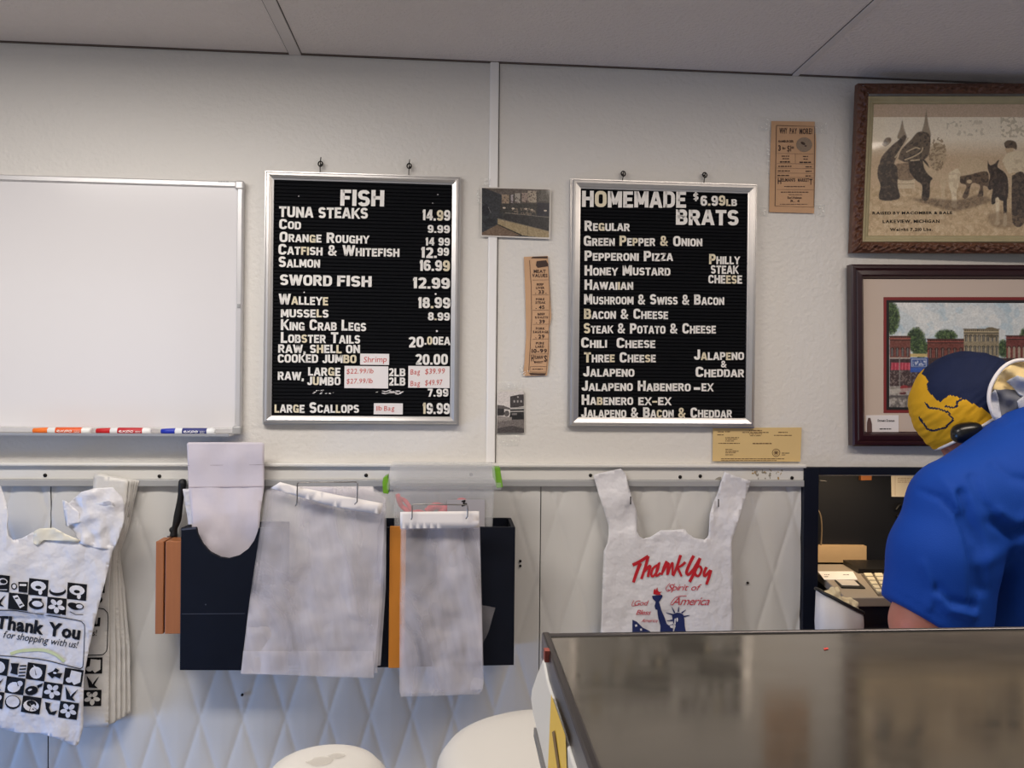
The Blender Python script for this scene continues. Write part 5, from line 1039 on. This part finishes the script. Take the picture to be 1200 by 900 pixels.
g = G(); e_ = vs[3 * n + 1]; g.tube([e_, e_ + Vector((.004, -.004, -.06)), e_ + Vector((.002, -.002, -.10))], .0018, 6); obj('seam', g, m_white, t)
for k, (dx, dy, r, lab) in enumerate(((-.017, 0, (.022, .020, .028), 'cream crumpled paper in the white bag, nearer the navy post'), (.018, .002, (.024, .020, .018), 'cream crumpled paper in the white bag, nearer the register'))):
    bm = bmesh.new(); bmesh.ops.create_icosphere(bm, subdivisions=4, radius=1)
    for v in bm.verts:
        q = v.co.copy(); v.co = Vector((q.x * r[0], q.y * r[1], q.z * r[2])) * (1 + .35 * noise.noise(q * 1.8 + Vector((k * 5, 0, 0)))) + Vector((cx + dx, cy + dy, zq - .012 + .014 * (k == 0)))
    g = G(); g.bm(bm, 0, False); o = obj('crumpled_paper', g, mat('cream_paper', (222, 206, 170), .7)); tag(o, lab, 'paper')

# ------------------------------------------------------------------ smooth solid bodies from blended shapes
class Field:
    def __init__(s, lo, hi, h):
        s.lo, s.h = np.array(lo, float), h; s.n = np.ceil((np.array(hi) - s.lo) / h).astype(int) + 1; s.f = np.full(s.n, .3)
        s.ax = [s.lo[i] + h * np.arange(s.n[i]) for i in range(3)]
    def sub(s, lo, hi, pad):
        sl, gr = [], []
        for i in range(3):
            a = max(0, int((lo[i] - pad - s.lo[i]) / s.h)); b = min(s.n[i], int((hi[i] + pad - s.lo[i]) / s.h) + 2); sl.append(slice(a, max(a + 1, b))); gr.append(s.ax[i][sl[-1]])
        return tuple(sl), np.meshgrid(*gr, indexing='ij')
    def mix(s, sl, d, k):
        f = s.f[sl]
        if k > 0: hh = np.clip(.5 + .5 * (f - d) / k, 0, 1); s.f[sl] = f * (1 - hh) + d * hh - k * hh * (1 - hh)
        else: s.f[sl] = np.minimum(f, d)
    def cone(s, a, b, ra, rb, k=.02):
        a, b = np.array(a[:]), np.array(b[:]); m = max(ra, rb); sl, (X, Y, Z) = s.sub(np.minimum(a, b) - m, np.maximum(a, b) + m, k + .03)
        v = b - a; t = np.clip(((X - a[0]) * v[0] + (Y - a[1]) * v[1] + (Z - a[2]) * v[2]) / max(1e-9, v @ v), 0, 1)
        d = np.sqrt((X - a[0] - t * v[0]) ** 2 + (Y - a[1] - t * v[1]) ** 2 + (Z - a[2] - t * v[2]) ** 2) - (ra + (rb - ra) * t); s.mix(sl, d, k); return s
    def chain(s, pts, rs, k=.02):
        for i in range(len(pts) - 1): s.cone(pts[i], pts[i + 1], rs[i], rs[i + 1], k)
        return s
    def ell(s, c, r, R=None, k=.02, cut=False):
        c = np.array(c[:]); R = np.eye(3) if R is None else np.array(R); m = max(r); sl, (X, Y, Z) = s.sub(c - m, c + m, k + .03)
        q = [(X - c[0]) * R[i][0] + (Y - c[1]) * R[i][1] + (Z - c[2]) * R[i][2] for i in range(3)]
        k0 = np.sqrt(sum((q[i] / r[i]) ** 2 for i in range(3))); k1 = np.sqrt(sum((q[i] / r[i] ** 2) ** 2 for i in range(3))) + 1e-9
        d = k0 * (k0 - 1) / k1
        if cut: s.f[sl] = np.maximum(s.f[sl], -d)
        else: s.mix(sl, d, k)
        return s
    def plane(s, p, n):                                      # keep the side n points away from
        X, Y, Z = np.meshgrid(*s.ax, indexing='ij'); s.f = np.maximum(s.f, (X - p[0]) * n[0] + (Y - p[1]) * n[1] + (Z - p[2]) * n[2]); return s
    def mesh(s):
        f = s.f; f[0], f[-1], f[:, 0], f[:, -1], f[:, :, 0], f[:, :, -1] = [np.maximum(q, .001) for q in (f[0], f[-1], f[:, 0], f[:, -1], f[:, :, 0], f[:, :, -1])]
        sg = f < 0; n = s.n - 1; cnt = np.zeros(n, int); pos = np.zeros(tuple(n) + (3,)); C8 = {}
        for i in (0, 1):
            for j in (0, 1):
                for k in (0, 1): C8[i, j, k] = f[i:i + n[0], j:j + n[1], k:k + n[2]]
        for (a, b) in [(a, b) for a in C8 for b in C8 if a < b and sum(abs(a[i] - b[i]) for i in range(3)) == 1]:
            fa, fb = C8[a], C8[b]; m = (fa < 0) != (fb < 0); t = np.where(m, fa / np.where(m, fa - fb, 1), 0)
            for ax in range(3): pos[..., ax] += np.where(m, a[ax] + t * (b[ax] - a[ax]), 0)
            cnt += m
        act = cnt > 0; idx = np.full(n, -1); idx[act] = np.arange(act.sum()); ii = np.argwhere(act)
        V = s.lo + (ii + pos[act] / cnt[act][:, None]) * s.h; F = []
        for ax in range(3):
            a0 = [slice(1, -1)] * 3; a0[ax] = slice(0, -1); a1 = list(a0); a1[ax] = slice(1, None)
            s0, s1 = sg[tuple(a0)], sg[tuple(a1)]; e = np.argwhere(s0 != s1); o = np.ones(3, int); o[ax] = 0; e = e + o
            flip = s0[s0 != s1]; u, v = [(1, 2), (2, 0), (0, 1)][ax]; du = np.zeros(3, int); du[u] = 1; dv = np.zeros(3, int); dv[v] = 1
            q = np.stack([idx[tuple((e - du - dv).T)], idx[tuple((e - dv).T)], idx[tuple(e.T)], idx[tuple((e - du).T)]], 1)
            q[~flip] = q[~flip][:, ::-1]; F.append(q)
        F = np.concatenate(F); F = F[(F >= 0).all(1)]
        for _ in range(2):                                    # light smoothing
            S_ = np.zeros_like(V); c_ = np.zeros(len(V))
            for a, b in ((0, 1), (1, 2), (2, 3), (3, 0)):
                np.add.at(S_, F[:, a], V[F[:, b]]); np.add.at(c_, F[:, a], 1); np.add.at(S_, F[:, b], V[F[:, a]]); np.add.at(c_, F[:, b], 1)
            V = V * .4 + .6 * S_ / np.maximum(c_, 1)[:, None]
        return V, F
def body_obj(name, fld, m, parent, fn=None):
    V, F = fld.mesh() if not isinstance(fld, tuple) else fld
    if fn: V = fn(V)
    g = G(); g.v = [Vector(v) for v in V]; g.f = F.tolist(); g.m = [0] * len(F); g.s = [True] * len(F)
    return obj(name, g, m, parent)

# ------------------------------------------------------------------ person bending to the register
HC = P(1138, 477, .42)                                        # head centre
def vnorm(v): return Vector(v).normalized()
hf = vnorm((-.60, .27, -.75)); hs = vnorm(hf.cross(Vector((0, 0, 1)))); hu = hs.cross(hf).normalized()   # forward, right side, up
HR = [hf[:], hs[:], hu[:]]
def hp(f_, s_, u_): return HC + hf * f_ + hs * s_ + hu * u_
pelvis = Vector((P(1285, 740, .42).x, -.50, .93)); chest = P(1262, 640, .56); hump = P(1272, 580, .54); neck0 = P(1208, 535, .50)
shL = P(1120, 590, .60); elL = Vector((P(1082, 735, .60).x, -.60, 1.135)); wrL = Vector((.98, -.36, 1.0)); shR = Vector((shL.x + .47, -.42, shL.z)); elR = shR + Vector((.10, .10, -.30)); wrR = Vector((1.28, -.16, 1.03))
pt = thing('person', (pelvis.x, pelvis.y, 0), 'person in blue short-sleeved shirt and navy yellow cap bending over the register, back turned', 'person')
def hand(fl, wrist, dirv, side, down):
    dirv = vnorm(dirv); dn = vnorm(down); sd = dirv.cross(dn).normalized() * side
    palm = wrist + dirv * .075
    fl.chain([wrist, wrist + dirv * .04], [.027, .026], .02)
    for k in range(4): fl.cone(wrist + dirv * .02 + sd * (.008 * (k - 1.5)), palm + sd * (.020 * (k - 1.5)) + dirv * (.008 - .004 * abs(k - 1.2)), .015, .0115, .012)
    for k, L_ in enumerate((.068, .078, .072, .056)):
        b = palm + sd * (.0205 * (k - 1.5)) + dirv * .01; sp = sd * (.06 * (k - 1.5))
        d1 = vnorm(dirv + sp + dn * .25); d2 = vnorm(dirv + sp + dn * .75); d3 = vnorm(dirv + sp + dn * 1.3)
        p1 = b + d1 * L_ * .45; p2 = p1 + d2 * L_ * .32; p3 = p2 + d3 * L_ * .25
        fl.chain([b, p1, p2, p3], [.0098, .0092, .0085, .0074], .004)
    b = wrist + dirv * .025 - sd * .024; p1 = b + vnorm(dirv * .6 - sd * .9 + dn * .3) * .038; p2 = p1 + vnorm(dirv * .95 - sd * .35 + dn * .4) * .030
    fl.chain([b, p1, p2], [.0125, .0108, .0085], .006)
fl = Field((.60, -.90, -.01), (1.75, .02, 1.72), .0062)
fl.chain([pelvis + Vector((-.09, 0, 0)), pelvis + Vector((.09, 0, 0))], [.13, .13], .05); fl.chain([pelvis, chest, hump], [.145, .145, .13], .06)
fl.chain([shL, hump, shR], [.052, .09, .052], .05); fl.chain([hump, neck0, hp(-.045, 0, -.075)], [.09, .062, .056], .04)
for sh, el, wr_, rr in ((shL, elL, wrL, .058), (shR, elR, wrR, .058)): fl.chain([sh, el], [.052, .053], .03); fl.chain([el, el.lerp(wr_, .35), wr_], [.051, .047, .029], .02)
hand(fl, wrL, (.10, 1, -.35), -1, (0, .1, -1)); hand(fl, wrR, (-.75, .6, -.4), 1, (0, .1, -1))
for sx in (-1, 1):
    hip = pelvis + Vector((sx * .10, 0, -.03)); kn = Vector((hip.x + sx * .015, -.46, .50)); an = Vector((kn.x + sx * .01, -.55, .085))
    fl.chain([hip, kn], [.10, .066], .04); fl.chain([kn, kn.lerp(an, .3), an], [.063, .062, .040], .03); fl.chain([an, an + Vector((0, .14, -.045))], [.042, .034], .03)
fl.ell(hp(.0, 0, .0), (.098, .077, .100), HR, .02); fl.ell(hp(.035, 0, -.055), (.062, .060, .075), HR, .03); fl.ell(hp(.070, 0, -.105), (.026, .030, .022), HR, .03)   # cranium, face, chin
fl.cone(hp(.094, 0, -.030), hp(.112, 0, -.056), .009, .0125, .012)   # nose
for s_ in (-1, 1):
    fl.ell(hp(.082, s_ * .032, -.008), (.016, .022, .008), HR, .012); fl.ell(hp(.094, s_ * .031, -.026), (.012, .017, .010), HR, 0, True); fl.ell(hp(.080, s_ * .031, -.026), (.013, .013, .012), HR, .002)
    fl.ell(hp(-.006, s_ * .077, -.040), (.019, .008, .031), HR, .006); fl.ell(hp(.060, s_ * .040, -.055), (.022, .016, .018), HR, .015)
fl.ell(hp(.096, 0, -.083), (.010, .024, .006), HR, .005); fl.ell(hp(.094, 0, -.093), (.010, .021, .006), HR, .005); fl.ell(hp(.106, 0, -.088), (.010, .022, .0016), HR, 0, True)
body_obj('body', fl, mat('skin', (178, 112, 92), .5, var=.08, vs=18, sub=.12, bump=.1, bs=300), pt)
# shirt
fs_ = Field((.55, -.95, .80), (1.75, -.15, 1.62), .0062)
fs_.chain([pelvis + Vector((0, 0, -.02)), P(1270, 690, .56)], [.19, .185], .06); fs_.chain([P(1270, 690, .56), P(1268, 575, .56)], [.18, .168], .06)
fs_.ell(P(1268, 600, .60), (.19, .14, .17), None, .06)
fs_.cone(P(1123, 591, .60), P(1215, 560, .56), .083, .118, .05); fs_.cone(shR, P(1268, 575, .50), .082, .15, .05)
sl1, sl2, sl3 = P(1121, 594, .60), P(1105, 650, .605), P(1097, 712, .60)
fs_.chain([sl1, sl2, sl3], [.078, .086, .090], .018); fs_.chain([shR, shR.lerp(elR, .75)], [.082, .088], .03)
fs_.chain([P(1207, 532, .52), P(1198, 514, .49)], [.080, .052], .02)
cu = P(1036, 698, .60); cv = P(1104, 741, .60); n_ = (cv - cu).normalized(); nn = Vector((-n_.z * -1, 0, n_.x * -1)); nn = Vector((n_.z, 0, -n_.x))
if nn.z > 0: nn = -nn
X, Y, Z = np.meshgrid(*fs_.ax, indexing='ij'); pl_ = (X - cu.x) * nn.x + (Z - cu.z) * nn.z; arm = X < P(1142, 690, .6).x
fs_.f = np.where(arm, np.maximum(fs_.f, pl_), fs_.f); del X, Y, Z, pl_, arm
def folds(V):
    D_ = V - np.array(CAM[:]); z_ = D_ @ np.array(FW[:]); px = 600 + F_PX * (D_ @ np.array(RT[:])) / z_; py = 450 - F_PX * (D_ @ np.array(UP[:])) / z_
    def g_(line, wd, amp):
        d = np.full(len(px), 1e9)
        for (ax, ay), (bx, by) in zip(line[:-1], line[1:]):
            vx, vy = bx - ax, by - ay; t = np.clip(((px - ax) * vx + (py - ay) * vy) / (vx * vx + vy * vy), 0, 1); d = np.minimum(d, np.hypot(px - ax - t * vx, py - ay - t * vy))
        return amp * np.exp(-(d / wd) ** 2)
    m = 0
    # sleeve seam, armpit folds and creases as real dents and ridges of the cloth
    m = m + g_([(1077, 574), (1104, 584), (1122, 602), (1133, 628), (1140, 660), (1142, 712)], 4, -.009) + g_([(1128, 580), (1134, 606), (1146, 640), (1150, 690)], 7, -.012) + g_([(1140, 560), (1152, 590), (1170, 610)], 6, -.007)
    m = m + g_([(1100, 700), (1112, 714), (1140, 720)], 5, .012) + g_([(1098, 690), (1108, 704), (1138, 712)], 6, -.006) + g_([(1160, 612), (1185, 626), (1205, 618)], 6, -.008) + g_([(1170, 600), (1190, 612), (1215, 600)], 7, .007) + g_([(1150, 660), (1180, 640), (1210, 636)], 8, .006) + g_([(1100, 560), (1118, 580), (1126, 600)], 5, .005)
    m = m + g_([(1165, 545), (1185, 560), (1215, 566)], 6, -.005) + g_([(1184, 500), (1192, 498), (1204, 494)], 2.5, -.006) + g_([(1041, 690), (1067, 705), (1104, 727)], 2.2, -.003) + g_([(1080, 660), (1092, 690), (1088, 712)], 5, .005)
    nz = np.array([noise.noise(Vector((v[0] * 9, v[1] * 9, v[2] * 5))) for v in V]) * .006
    r = np.array(FW[:]) * -1
    return V + (m + nz)[:, None] * r
shirt = body_obj('shirt', fs_, mat('blue_cotton', (14, 62, 150), .75, var=.08, vs=10, bump=.35, bs=500, dist=.001, spec=.2), pt, folds)
col = [P(1166, 507, .455), P(1170, 496, .46), P(1180, 486, .475), P(1192, 480, .50), P(1206, 477, .53)]
g = G(); g.tube([Vector(p) for p in curve2([p[:] for p in col], 5)], .0085, 10); obj('collar', g, _m['blue_cotton'], shirt)
# trousers and shoes (behind the counter)
ft = Field((.75, -.85, .05), (1.7, -.1, 1.05), .009)
ft.chain([pelvis + Vector((-.09, 0, 0)), pelvis + Vector((.09, 0, 0))], [.145, .145], .05)
for sx in (-1, 1):
    hip = pelvis + Vector((sx * .10, 0, -.03)); kn = Vector((hip.x + sx * .015, -.46, .50)); an = Vector((kn.x + sx * .01, -.55, .085)); ft.chain([hip, kn, an], [.118, .085, .070], .03)
body_obj('trousers', ft, mat('dark_denim', (34, 38, 52), .8, bump=.3, bs=300), pt)
for sx in (-1, 1):
    an = Vector((pelvis.x + sx * .125, -.55, .05)); fo = Field(an[:2] + (-.0,) if False else (an.x - .07, an.y - .08, -.002), (an.x + .07, an.y + .26, .15), .007)
    fo.cone(an + Vector((0, -.02, .01)), an + Vector((0, .16, -.005)), .048, .042, .03); fo.cone(an, an + Vector((0, 0, .05)), .046, .044, .02); fo.plane((0, 0, .002), (0, 0, -1)); body_obj('shoe', fo, mat('black_leather', (22, 21, 22), .4), pt)
# cap: cloth shell over the skull, coloured cloth pieces sewn in its own frame
def capmesh():
    nu, nv = 230, 150; V, F = [], []
    for j in range(nv + 1):
        for i in range(nu):
            a = 2 * math.pi * i / nu; e = math.pi / 2 * (1 - j / nv * 1.36)
            f_, s_, u_ = math.cos(e) * math.cos(a), math.cos(e) * math.sin(a), math.sin(e)
            r = 1 + .018 * noise.noise(Vector((f_ * 3, s_ * 3, u_ * 3))) + .026 * noise.noise(Vector((f_ * 2 + u_ * 9, s_ * 2, u_ * 9 - f_ * 3))) * (1 - max(0, u_)) ** .7
            V.append(hp(f_ * .1100 * r, s_ * .088 * r, u_ * .1115 * r + .003 - .030 * max(0, -u_) * 0))
    for j in range(nv):
        for i in range(nu): F.append([j * nu + i, j * nu + (i + 1) % nu, (j + 1) * nu + (i + 1) % nu, (j + 1) * nu + i])
    return V, F
V, F = capmesh()
def toPx(p): d = p - CAM; z = d.dot(FW); return 600 + F_PX * d.dot(RT) / z, 450 - F_PX * d.dot(UP) / z
def loc(p): d = p - HC; return d.dot(hf), d.dot(hs), d.dot(hu)
bandtest = lambda q: q[2] > -.009 + .20 * (q[0] - .105)
# pattern drawn on the near side in photo pixels, mirrored to the far side through the head's own middle plane
navyP = [(1080, 438), (1086, 428), (1100, 416), (1120, 409), (1150, 408), (1200, 420), (1200, 520), (1166, 490), (1150, 478), (1130, 468), (1119, 464), (1112, 463), (1106, 468), (1102, 472), (1097, 468), (1091, 462), (1087, 456), (1086, 450), (1088, 447), (1084, 441)]
openP = [(1168, 496), (1162, 484), (1160, 470), (1162, 456), (1167, 445), (1175, 434), (1186, 427), (1200, 424), (1245, 440), (1245, 505)]
lineP = [[(1084, 472), (1089, 478), (1100, 479), (1111, 483), (1117, 492), (1108, 501), (1094, 505), (1087, 503), (1077, 489)], [(1089, 478), (1086, 475)], [(1108, 476), (1117, 478), (1122, 476), (1121, 471), (1127, 468)]]
def ink(p): 
    x, y = p
    for L_ in lineP:
        for (ax, ay), (bx, by) in zip(L_[:-1], L_[1:]):
            vx, vy = bx - ax, by - ay; t = min(1, max(0, ((x - ax) * vx + (y - ay) * vy) / (vx * vx + vy * vy)))
            if math.hypot(x - ax - t * vx, y - ay - t * vy) < 1.1: return True
    return False
near = -1 if (hp(0, -1, 0) - CAM).length < (hp(0, 1, 0) - CAM).length else 1
keep, mi = [], []
for f in F:
    c_ = sum((V[k] for k in f), Vector()) / 4; q = loc(c_)
    if not bandtest(q): continue
    cm = c_ if q[1] * near > 0 else hp(q[0], -q[1], q[2]); px = toPx(cm)
    if inside(px, openP): continue
    keep.append(f); mi.append(0 if inside(px, navyP) else (0 if ink(px) else 1))

gc = G(); used = sorted({k for f in keep for k in f}); rm = {k: i for i, k in enumerate(used)}
gc.v = [V[k] for k in used]; gc.f = [[rm[k] for k in f] for f in keep]; gc.m = mi; gc.s = [True] * len(keep)
cap = solid(obj('cap', gc, [mat('navy_cloth', (24, 33, 62), .8, var=.15, vs=30, bump=.3, bs=260, dist=.0015, spec=.2), mat('yellow_cloth', (206, 156, 32), .8, var=.1, vs=25, bump=.3, bs=90, dist=.003, spec=.2), mat('navy_line', (20, 24, 44), .8, spec=.2)], pt, 'navy and yellow cloth cap'), .002)
# white edging round the rim and the back opening
e_ = []
for i in range(60):
    a = 2 * math.pi * i / 60; f_ = .1065 * math.cos(a); s_ = .088 * math.sin(a); u_ = -.009 + .20 * (f_ - .105); k = math.sqrt(max(.05, 1 - (u_ / .1115) ** 2)); e_.append(hp(f_ * k * 1.012, s_ * k * 1.012, u_))
g = G(); g.tube(e_, .0032, 8, closed=True); obj('rim_edging', g, mat('white_cotton', (224, 220, 220), .7), cap)
db = .510
def bk(x, y, o=0.): return P(x, y, db + .010 * math.sin((x - 1160) / 40 * 1.6) + wr(x, y, 2.6, 12, .007) + o)
g = G(); g.tube([P(x, y, db + .012) for x, y in curve2([(1168, 494), (1163, 484), (1159, 470), (1160, 456), (1165, 444), (1173, 433), (1183, 425.5), (1195, 422), (1210, 424), (1224, 432)], 5)], .0036, 10); obj('back_edging', g, _m['white_cotton'], cap, 'white edging of the back opening')
mcream = mat('cream_cloth', (232, 206, 150), .8, var=.06, bump=.3, bs=120, spec=.2); mg1 = mat('dark_grey_cloth', (104, 106, 114), .8, bump=.3, bs=150, spec=.2); mg2 = mat('light_grey_cloth', (178, 180, 188), .8, bump=.5, bs=200, spec=.2)
for poly, m, dd, lab in (([(1160, 470), (1163, 456), (1172, 438), (1186, 426), (1200, 424), (1226, 436), (1230, 470), (1196, 458), (1180, 460), (1166, 462)], mcream, .0, 'cream lining cloth'), ([(1163, 458), (1178, 456), (1192, 457), (1212, 470), (1206, 486), (1180, 484), (1173, 490)], mg1, .004, 'dark grey tied cloth'), ([(1180, 448), (1192, 440), (1212, 446), (1232, 462), (1228, 478), (1210, 470), (1196, 462)], mg2, .012, 'light grey tie end'), ([(1159, 464), (1166, 458), (1170, 468), (1174, 490), (1166, 495), (1162, 482)], mg2, .010, 'light grey tie band'), ([(1192, 470), (1204, 462), (1224, 470), (1220, 486), (1196, 482)], mg2, .014, 'light grey tie end')):
    g = G(); sheet(g, poly, lambda x, y, o=0., dd=dd: bk(x, y, dd + .006 * math.sin((y - x * .6) / 5.)), 3); solid(obj('cap_tie', g, m, cap, lab), .004)
g = G(); sheet(g, ell(1190, 458, 26, 30, 24), lambda x, y, o=0.: P(x, y, db - .008 + wr(x, y, 4, 20, .004)), 5); solid(obj('cap_lining', g, mcream, cap), .004)
# black ear cover over the near ear
bm = bmesh.new(); bmesh.ops.create_uvsphere(bm, u_segments=28, v_segments=18, radius=1); ec = P(1133, 507, .512)
for v in bm.verts:
    q = v.co.copy(); q = Vector((math.copysign(abs(q.x) ** .8, q.x), q.y, math.copysign(abs(q.z) ** .8, q.z)))
    v.co = ec + RT * (q.x * .0290) + FW * (q.y * .020) + UP * (q.z * .0200 + q.x * .003)
g = G(); g.bm(bm, 0, True); obj('ear_cover', g, mat('glossy_black', (10, 10, 11), .28), pt, 'black ear cover')

# ------------------------------------------------------------------ steel topped display case in front
zs = CAM_H - .1685
FL, NE = PZ(640, 740.5, zs), PZ(1215, 742, zs)
yf, x0 = (FL.y + NE.y) / 2, FL.x; yn = CAM.y + .06; x1 = 1.5
t = thing('display_case', ((x0 + x1) / 2, (yf + yn) / 2, 0), 'glass fronted display case with a worn stainless steel top in the foreground', 'display case')
ms = mat('worn_stainless', (152, 146, 136), .16, metal=.85, var=.08, vs=6)
nt = ms.node_tree; bs = nt.nodes['Principled BSDF']; tc = [n for n in nt.nodes if n.type == 'TEX_COORD'][0]
mp = nt.nodes.new('ShaderNodeMapping'); mp.inputs['Scale'].default_value = (7, 16, 7); n1 = nt.nodes.new('ShaderNodeTexNoise'); n1.inputs['Scale'].default_value = 3; n1.inputs['Detail'].default_value = 6
mr_ = nt.nodes.new('ShaderNodeMapRange'); mr_.inputs[1].default_value = .3; mr_.inputs[2].default_value = .75; mr_.inputs[3].default_value = .075; mr_.inputs[4].default_value = .14
nt.links.new(tc.outputs['Object'], mp.inputs[0]); nt.links.new(mp.outputs[0], n1.inputs['Vector']); nt.links.new(n1.outputs['Fac'], mr_.inputs[0]); nt.links.new(mr_.outputs[0], bs.inputs['Roughness'])
bp = nt.nodes.new('ShaderNodeBump'); bp.inputs['Strength'].default_value = .002; bp.inputs['Distance'].default_value = .001; nt.links.new(n1.outputs['Fac'], bp.inputs['Height']); nt.links.new(bp.outputs[0], bs.inputs['Normal'])
g = G(); g.box(x0, x1, yn, yf, zs - .012, zs, .0015); st_ = obj('steel_top', g, ms, t)
g = G(); g.box(x0 - .004, x0 + .0015, yn, yf + .002, zs - .016, zs + .0025, .0015); g.box(x0, x1, yf - .0015, yf + .003, zs - .016, zs + .0012, .001); obj('edge_strip', g, mat('edge_steel', (96, 92, 92), .3, metal=.9), t)
def pxz(x, y): return PZ(x, y, zs + .0004)
g = G(); sheet(g, [(965, 759.5), (970, 758.5), (971, 760.5), (966, 761.5)], lambda x, y, o=0.: pxz(x, y), 4); obj('red_speck', g, m_redink, st_)
# white end panel with rounded rear corner, hanging below the steel top
xe = x0 - .0055
def yz(px, py):                                             # point on the end plane x = xe
    r = ray(px, py); tt = (xe - CAM.x) / r.x; return CAM + r * tt
prof = [yz(641, 752), yz(636, 772), yz(629, 790), yz(623.5, 806), yz(622, 818), yz(624.5, 838)]
ylow = prof[-1]; 
pf = [Vector((xe, p.y, p.z)) for p in prof] + [Vector((xe, yn, ylow.z)), Vector((xe, yn, zs - .014))]
pf[0].z = zs - .014
g = G(); g.prism(pf, (.005, 0, 0), 0, .0012); ep = obj('end_panel', g, mat('white_laminate', (222, 220, 216), .4, var=.02), t, 'white rounded end panel')
g = G(); g.box(xe - .0015, xe + .004, yn, ylow.y - .02, ylow.z - .006, ylow.z); obj('panel_edge', g, mat('edge_grey', (128, 126, 126), .4, metal=.4), ep)
q = [Vector((xe - .0006, p.y, p.z)) for p in (yz(648, 812), yz(664.5, 864), yz(664, 905), yz(642.5, 905))]
q = [yz(647, 813), yz(664, 862), yz(666, 910), yz(643, 905)]
g = G(); g.add([Vector((xe - .0006, p.y, p.z)) for p in q], [[0, 1, 2, 3]]); sk = obj('yellow_sticker', g, mat('yellow_sticker', (228, 190, 70), .5), ep, 'yellow warning sticker')
g = G(); q2 = [yz(649, 858), yz(652, 856), yz(659, 905), yz(656, 905)]; g.add([Vector((xe - .0011, p.y, p.z)) for p in q2], [[0, 1, 2, 3]]); obj('print', g, mat('sticker_ink', (120, 92, 40), .6), sk)
g = G(); p0 = yz(640, 763); g.box(xe - .0012, xe + .002, p0.y - .003, p0.y + .003, p0.z - .006, p0.z + .001); obj('red_tab', g, mat('red_tab', (140, 66, 54), .5), ep)
g = G(); g.box(x0 + .03, x1, yn + .02, yf - .02, .10, zs - .012); g.box(x0 + .06, x1, yn + .06, yf - .06, 0, .10); obj('case_body', g, m_white, t)

# low service counter left of the case with two round white tubs
zl_ = .93
g = G(); g.box(-1.9, x0 - .08, -1.75, -.95, zl_ - .04, zl_, .004); t = thing('service_counter', (-.9, -1.35, 0), 'low service counter below the frame that carries the round white tubs', 'counter')
obj('counter_top', g, ms, t); g = G(); g.box(-1.88, x0 - .1, -1.73, -.97, .08, zl_ - .04); g.box(-1.85, x0 - .13, -1.68, -1.02, 0, .08); obj('counter_body', g, m_white, t)
def tub(px, py, dist, rpx, label, smudge):
    d = CAM_D - dist; r = rpx * dist / F_PX; c = P(px, py, d); zt = c.z
    c = Vector((c.x, c.y, 0))
    t = thing('round_tub', (c.x, c.y, zl_), label, 'tub'); ml = mat('white_lid', (192, 189, 184), .4, var=.02)
    hL = .030
    g = G(); g.lathe([(r * .90, 0), (r * .96, .004), (r * .97, zt - zl_ - hL - .02), (r * .95, zt - zl_ - hL - .018)], (c.x, c.y, zl_), (0, 0, 1), 64); obj('tub_body', g, m_white, t)
    zb = zt - hL - .022
    g = G(); g.lathe([(r * .96, 0), (r, .002), (r, .020), (r * .985, .024), (r * .93, .034), (r * .80, .043), (r * .6, .048), (r * .3, .0515), (.001, .052)], (c.x, c.y, zb), (0, 0, 1), 64); ld = obj('lid', g, ml, t)
    if smudge:
        g = G(); 
        for x, y, a, b in ((-.004, -.004, .012, .009), (.010, .006, .008, .006)):
            vs = [Vector((c.x + x + a * math.cos(k * .5236) * (1 + .2 * math.sin(k * 2.3)), c.y + y + b * math.sin(k * .5236), zt + .0006)) for k in range(12)]; g.add(vs, [list(range(12))])
        obj('smudge', g, mat('grey_smudge', (176, 170, 160), .7, alpha=.3), ld, 'grey smudge')
tub(381, 890, .74, 76, 'round white tub with a grey smudge on its lid, at the bottom edge', True)
tub(640, 866, .98, 128, 'larger round white tub with a clean lid, just left of the display case', False)
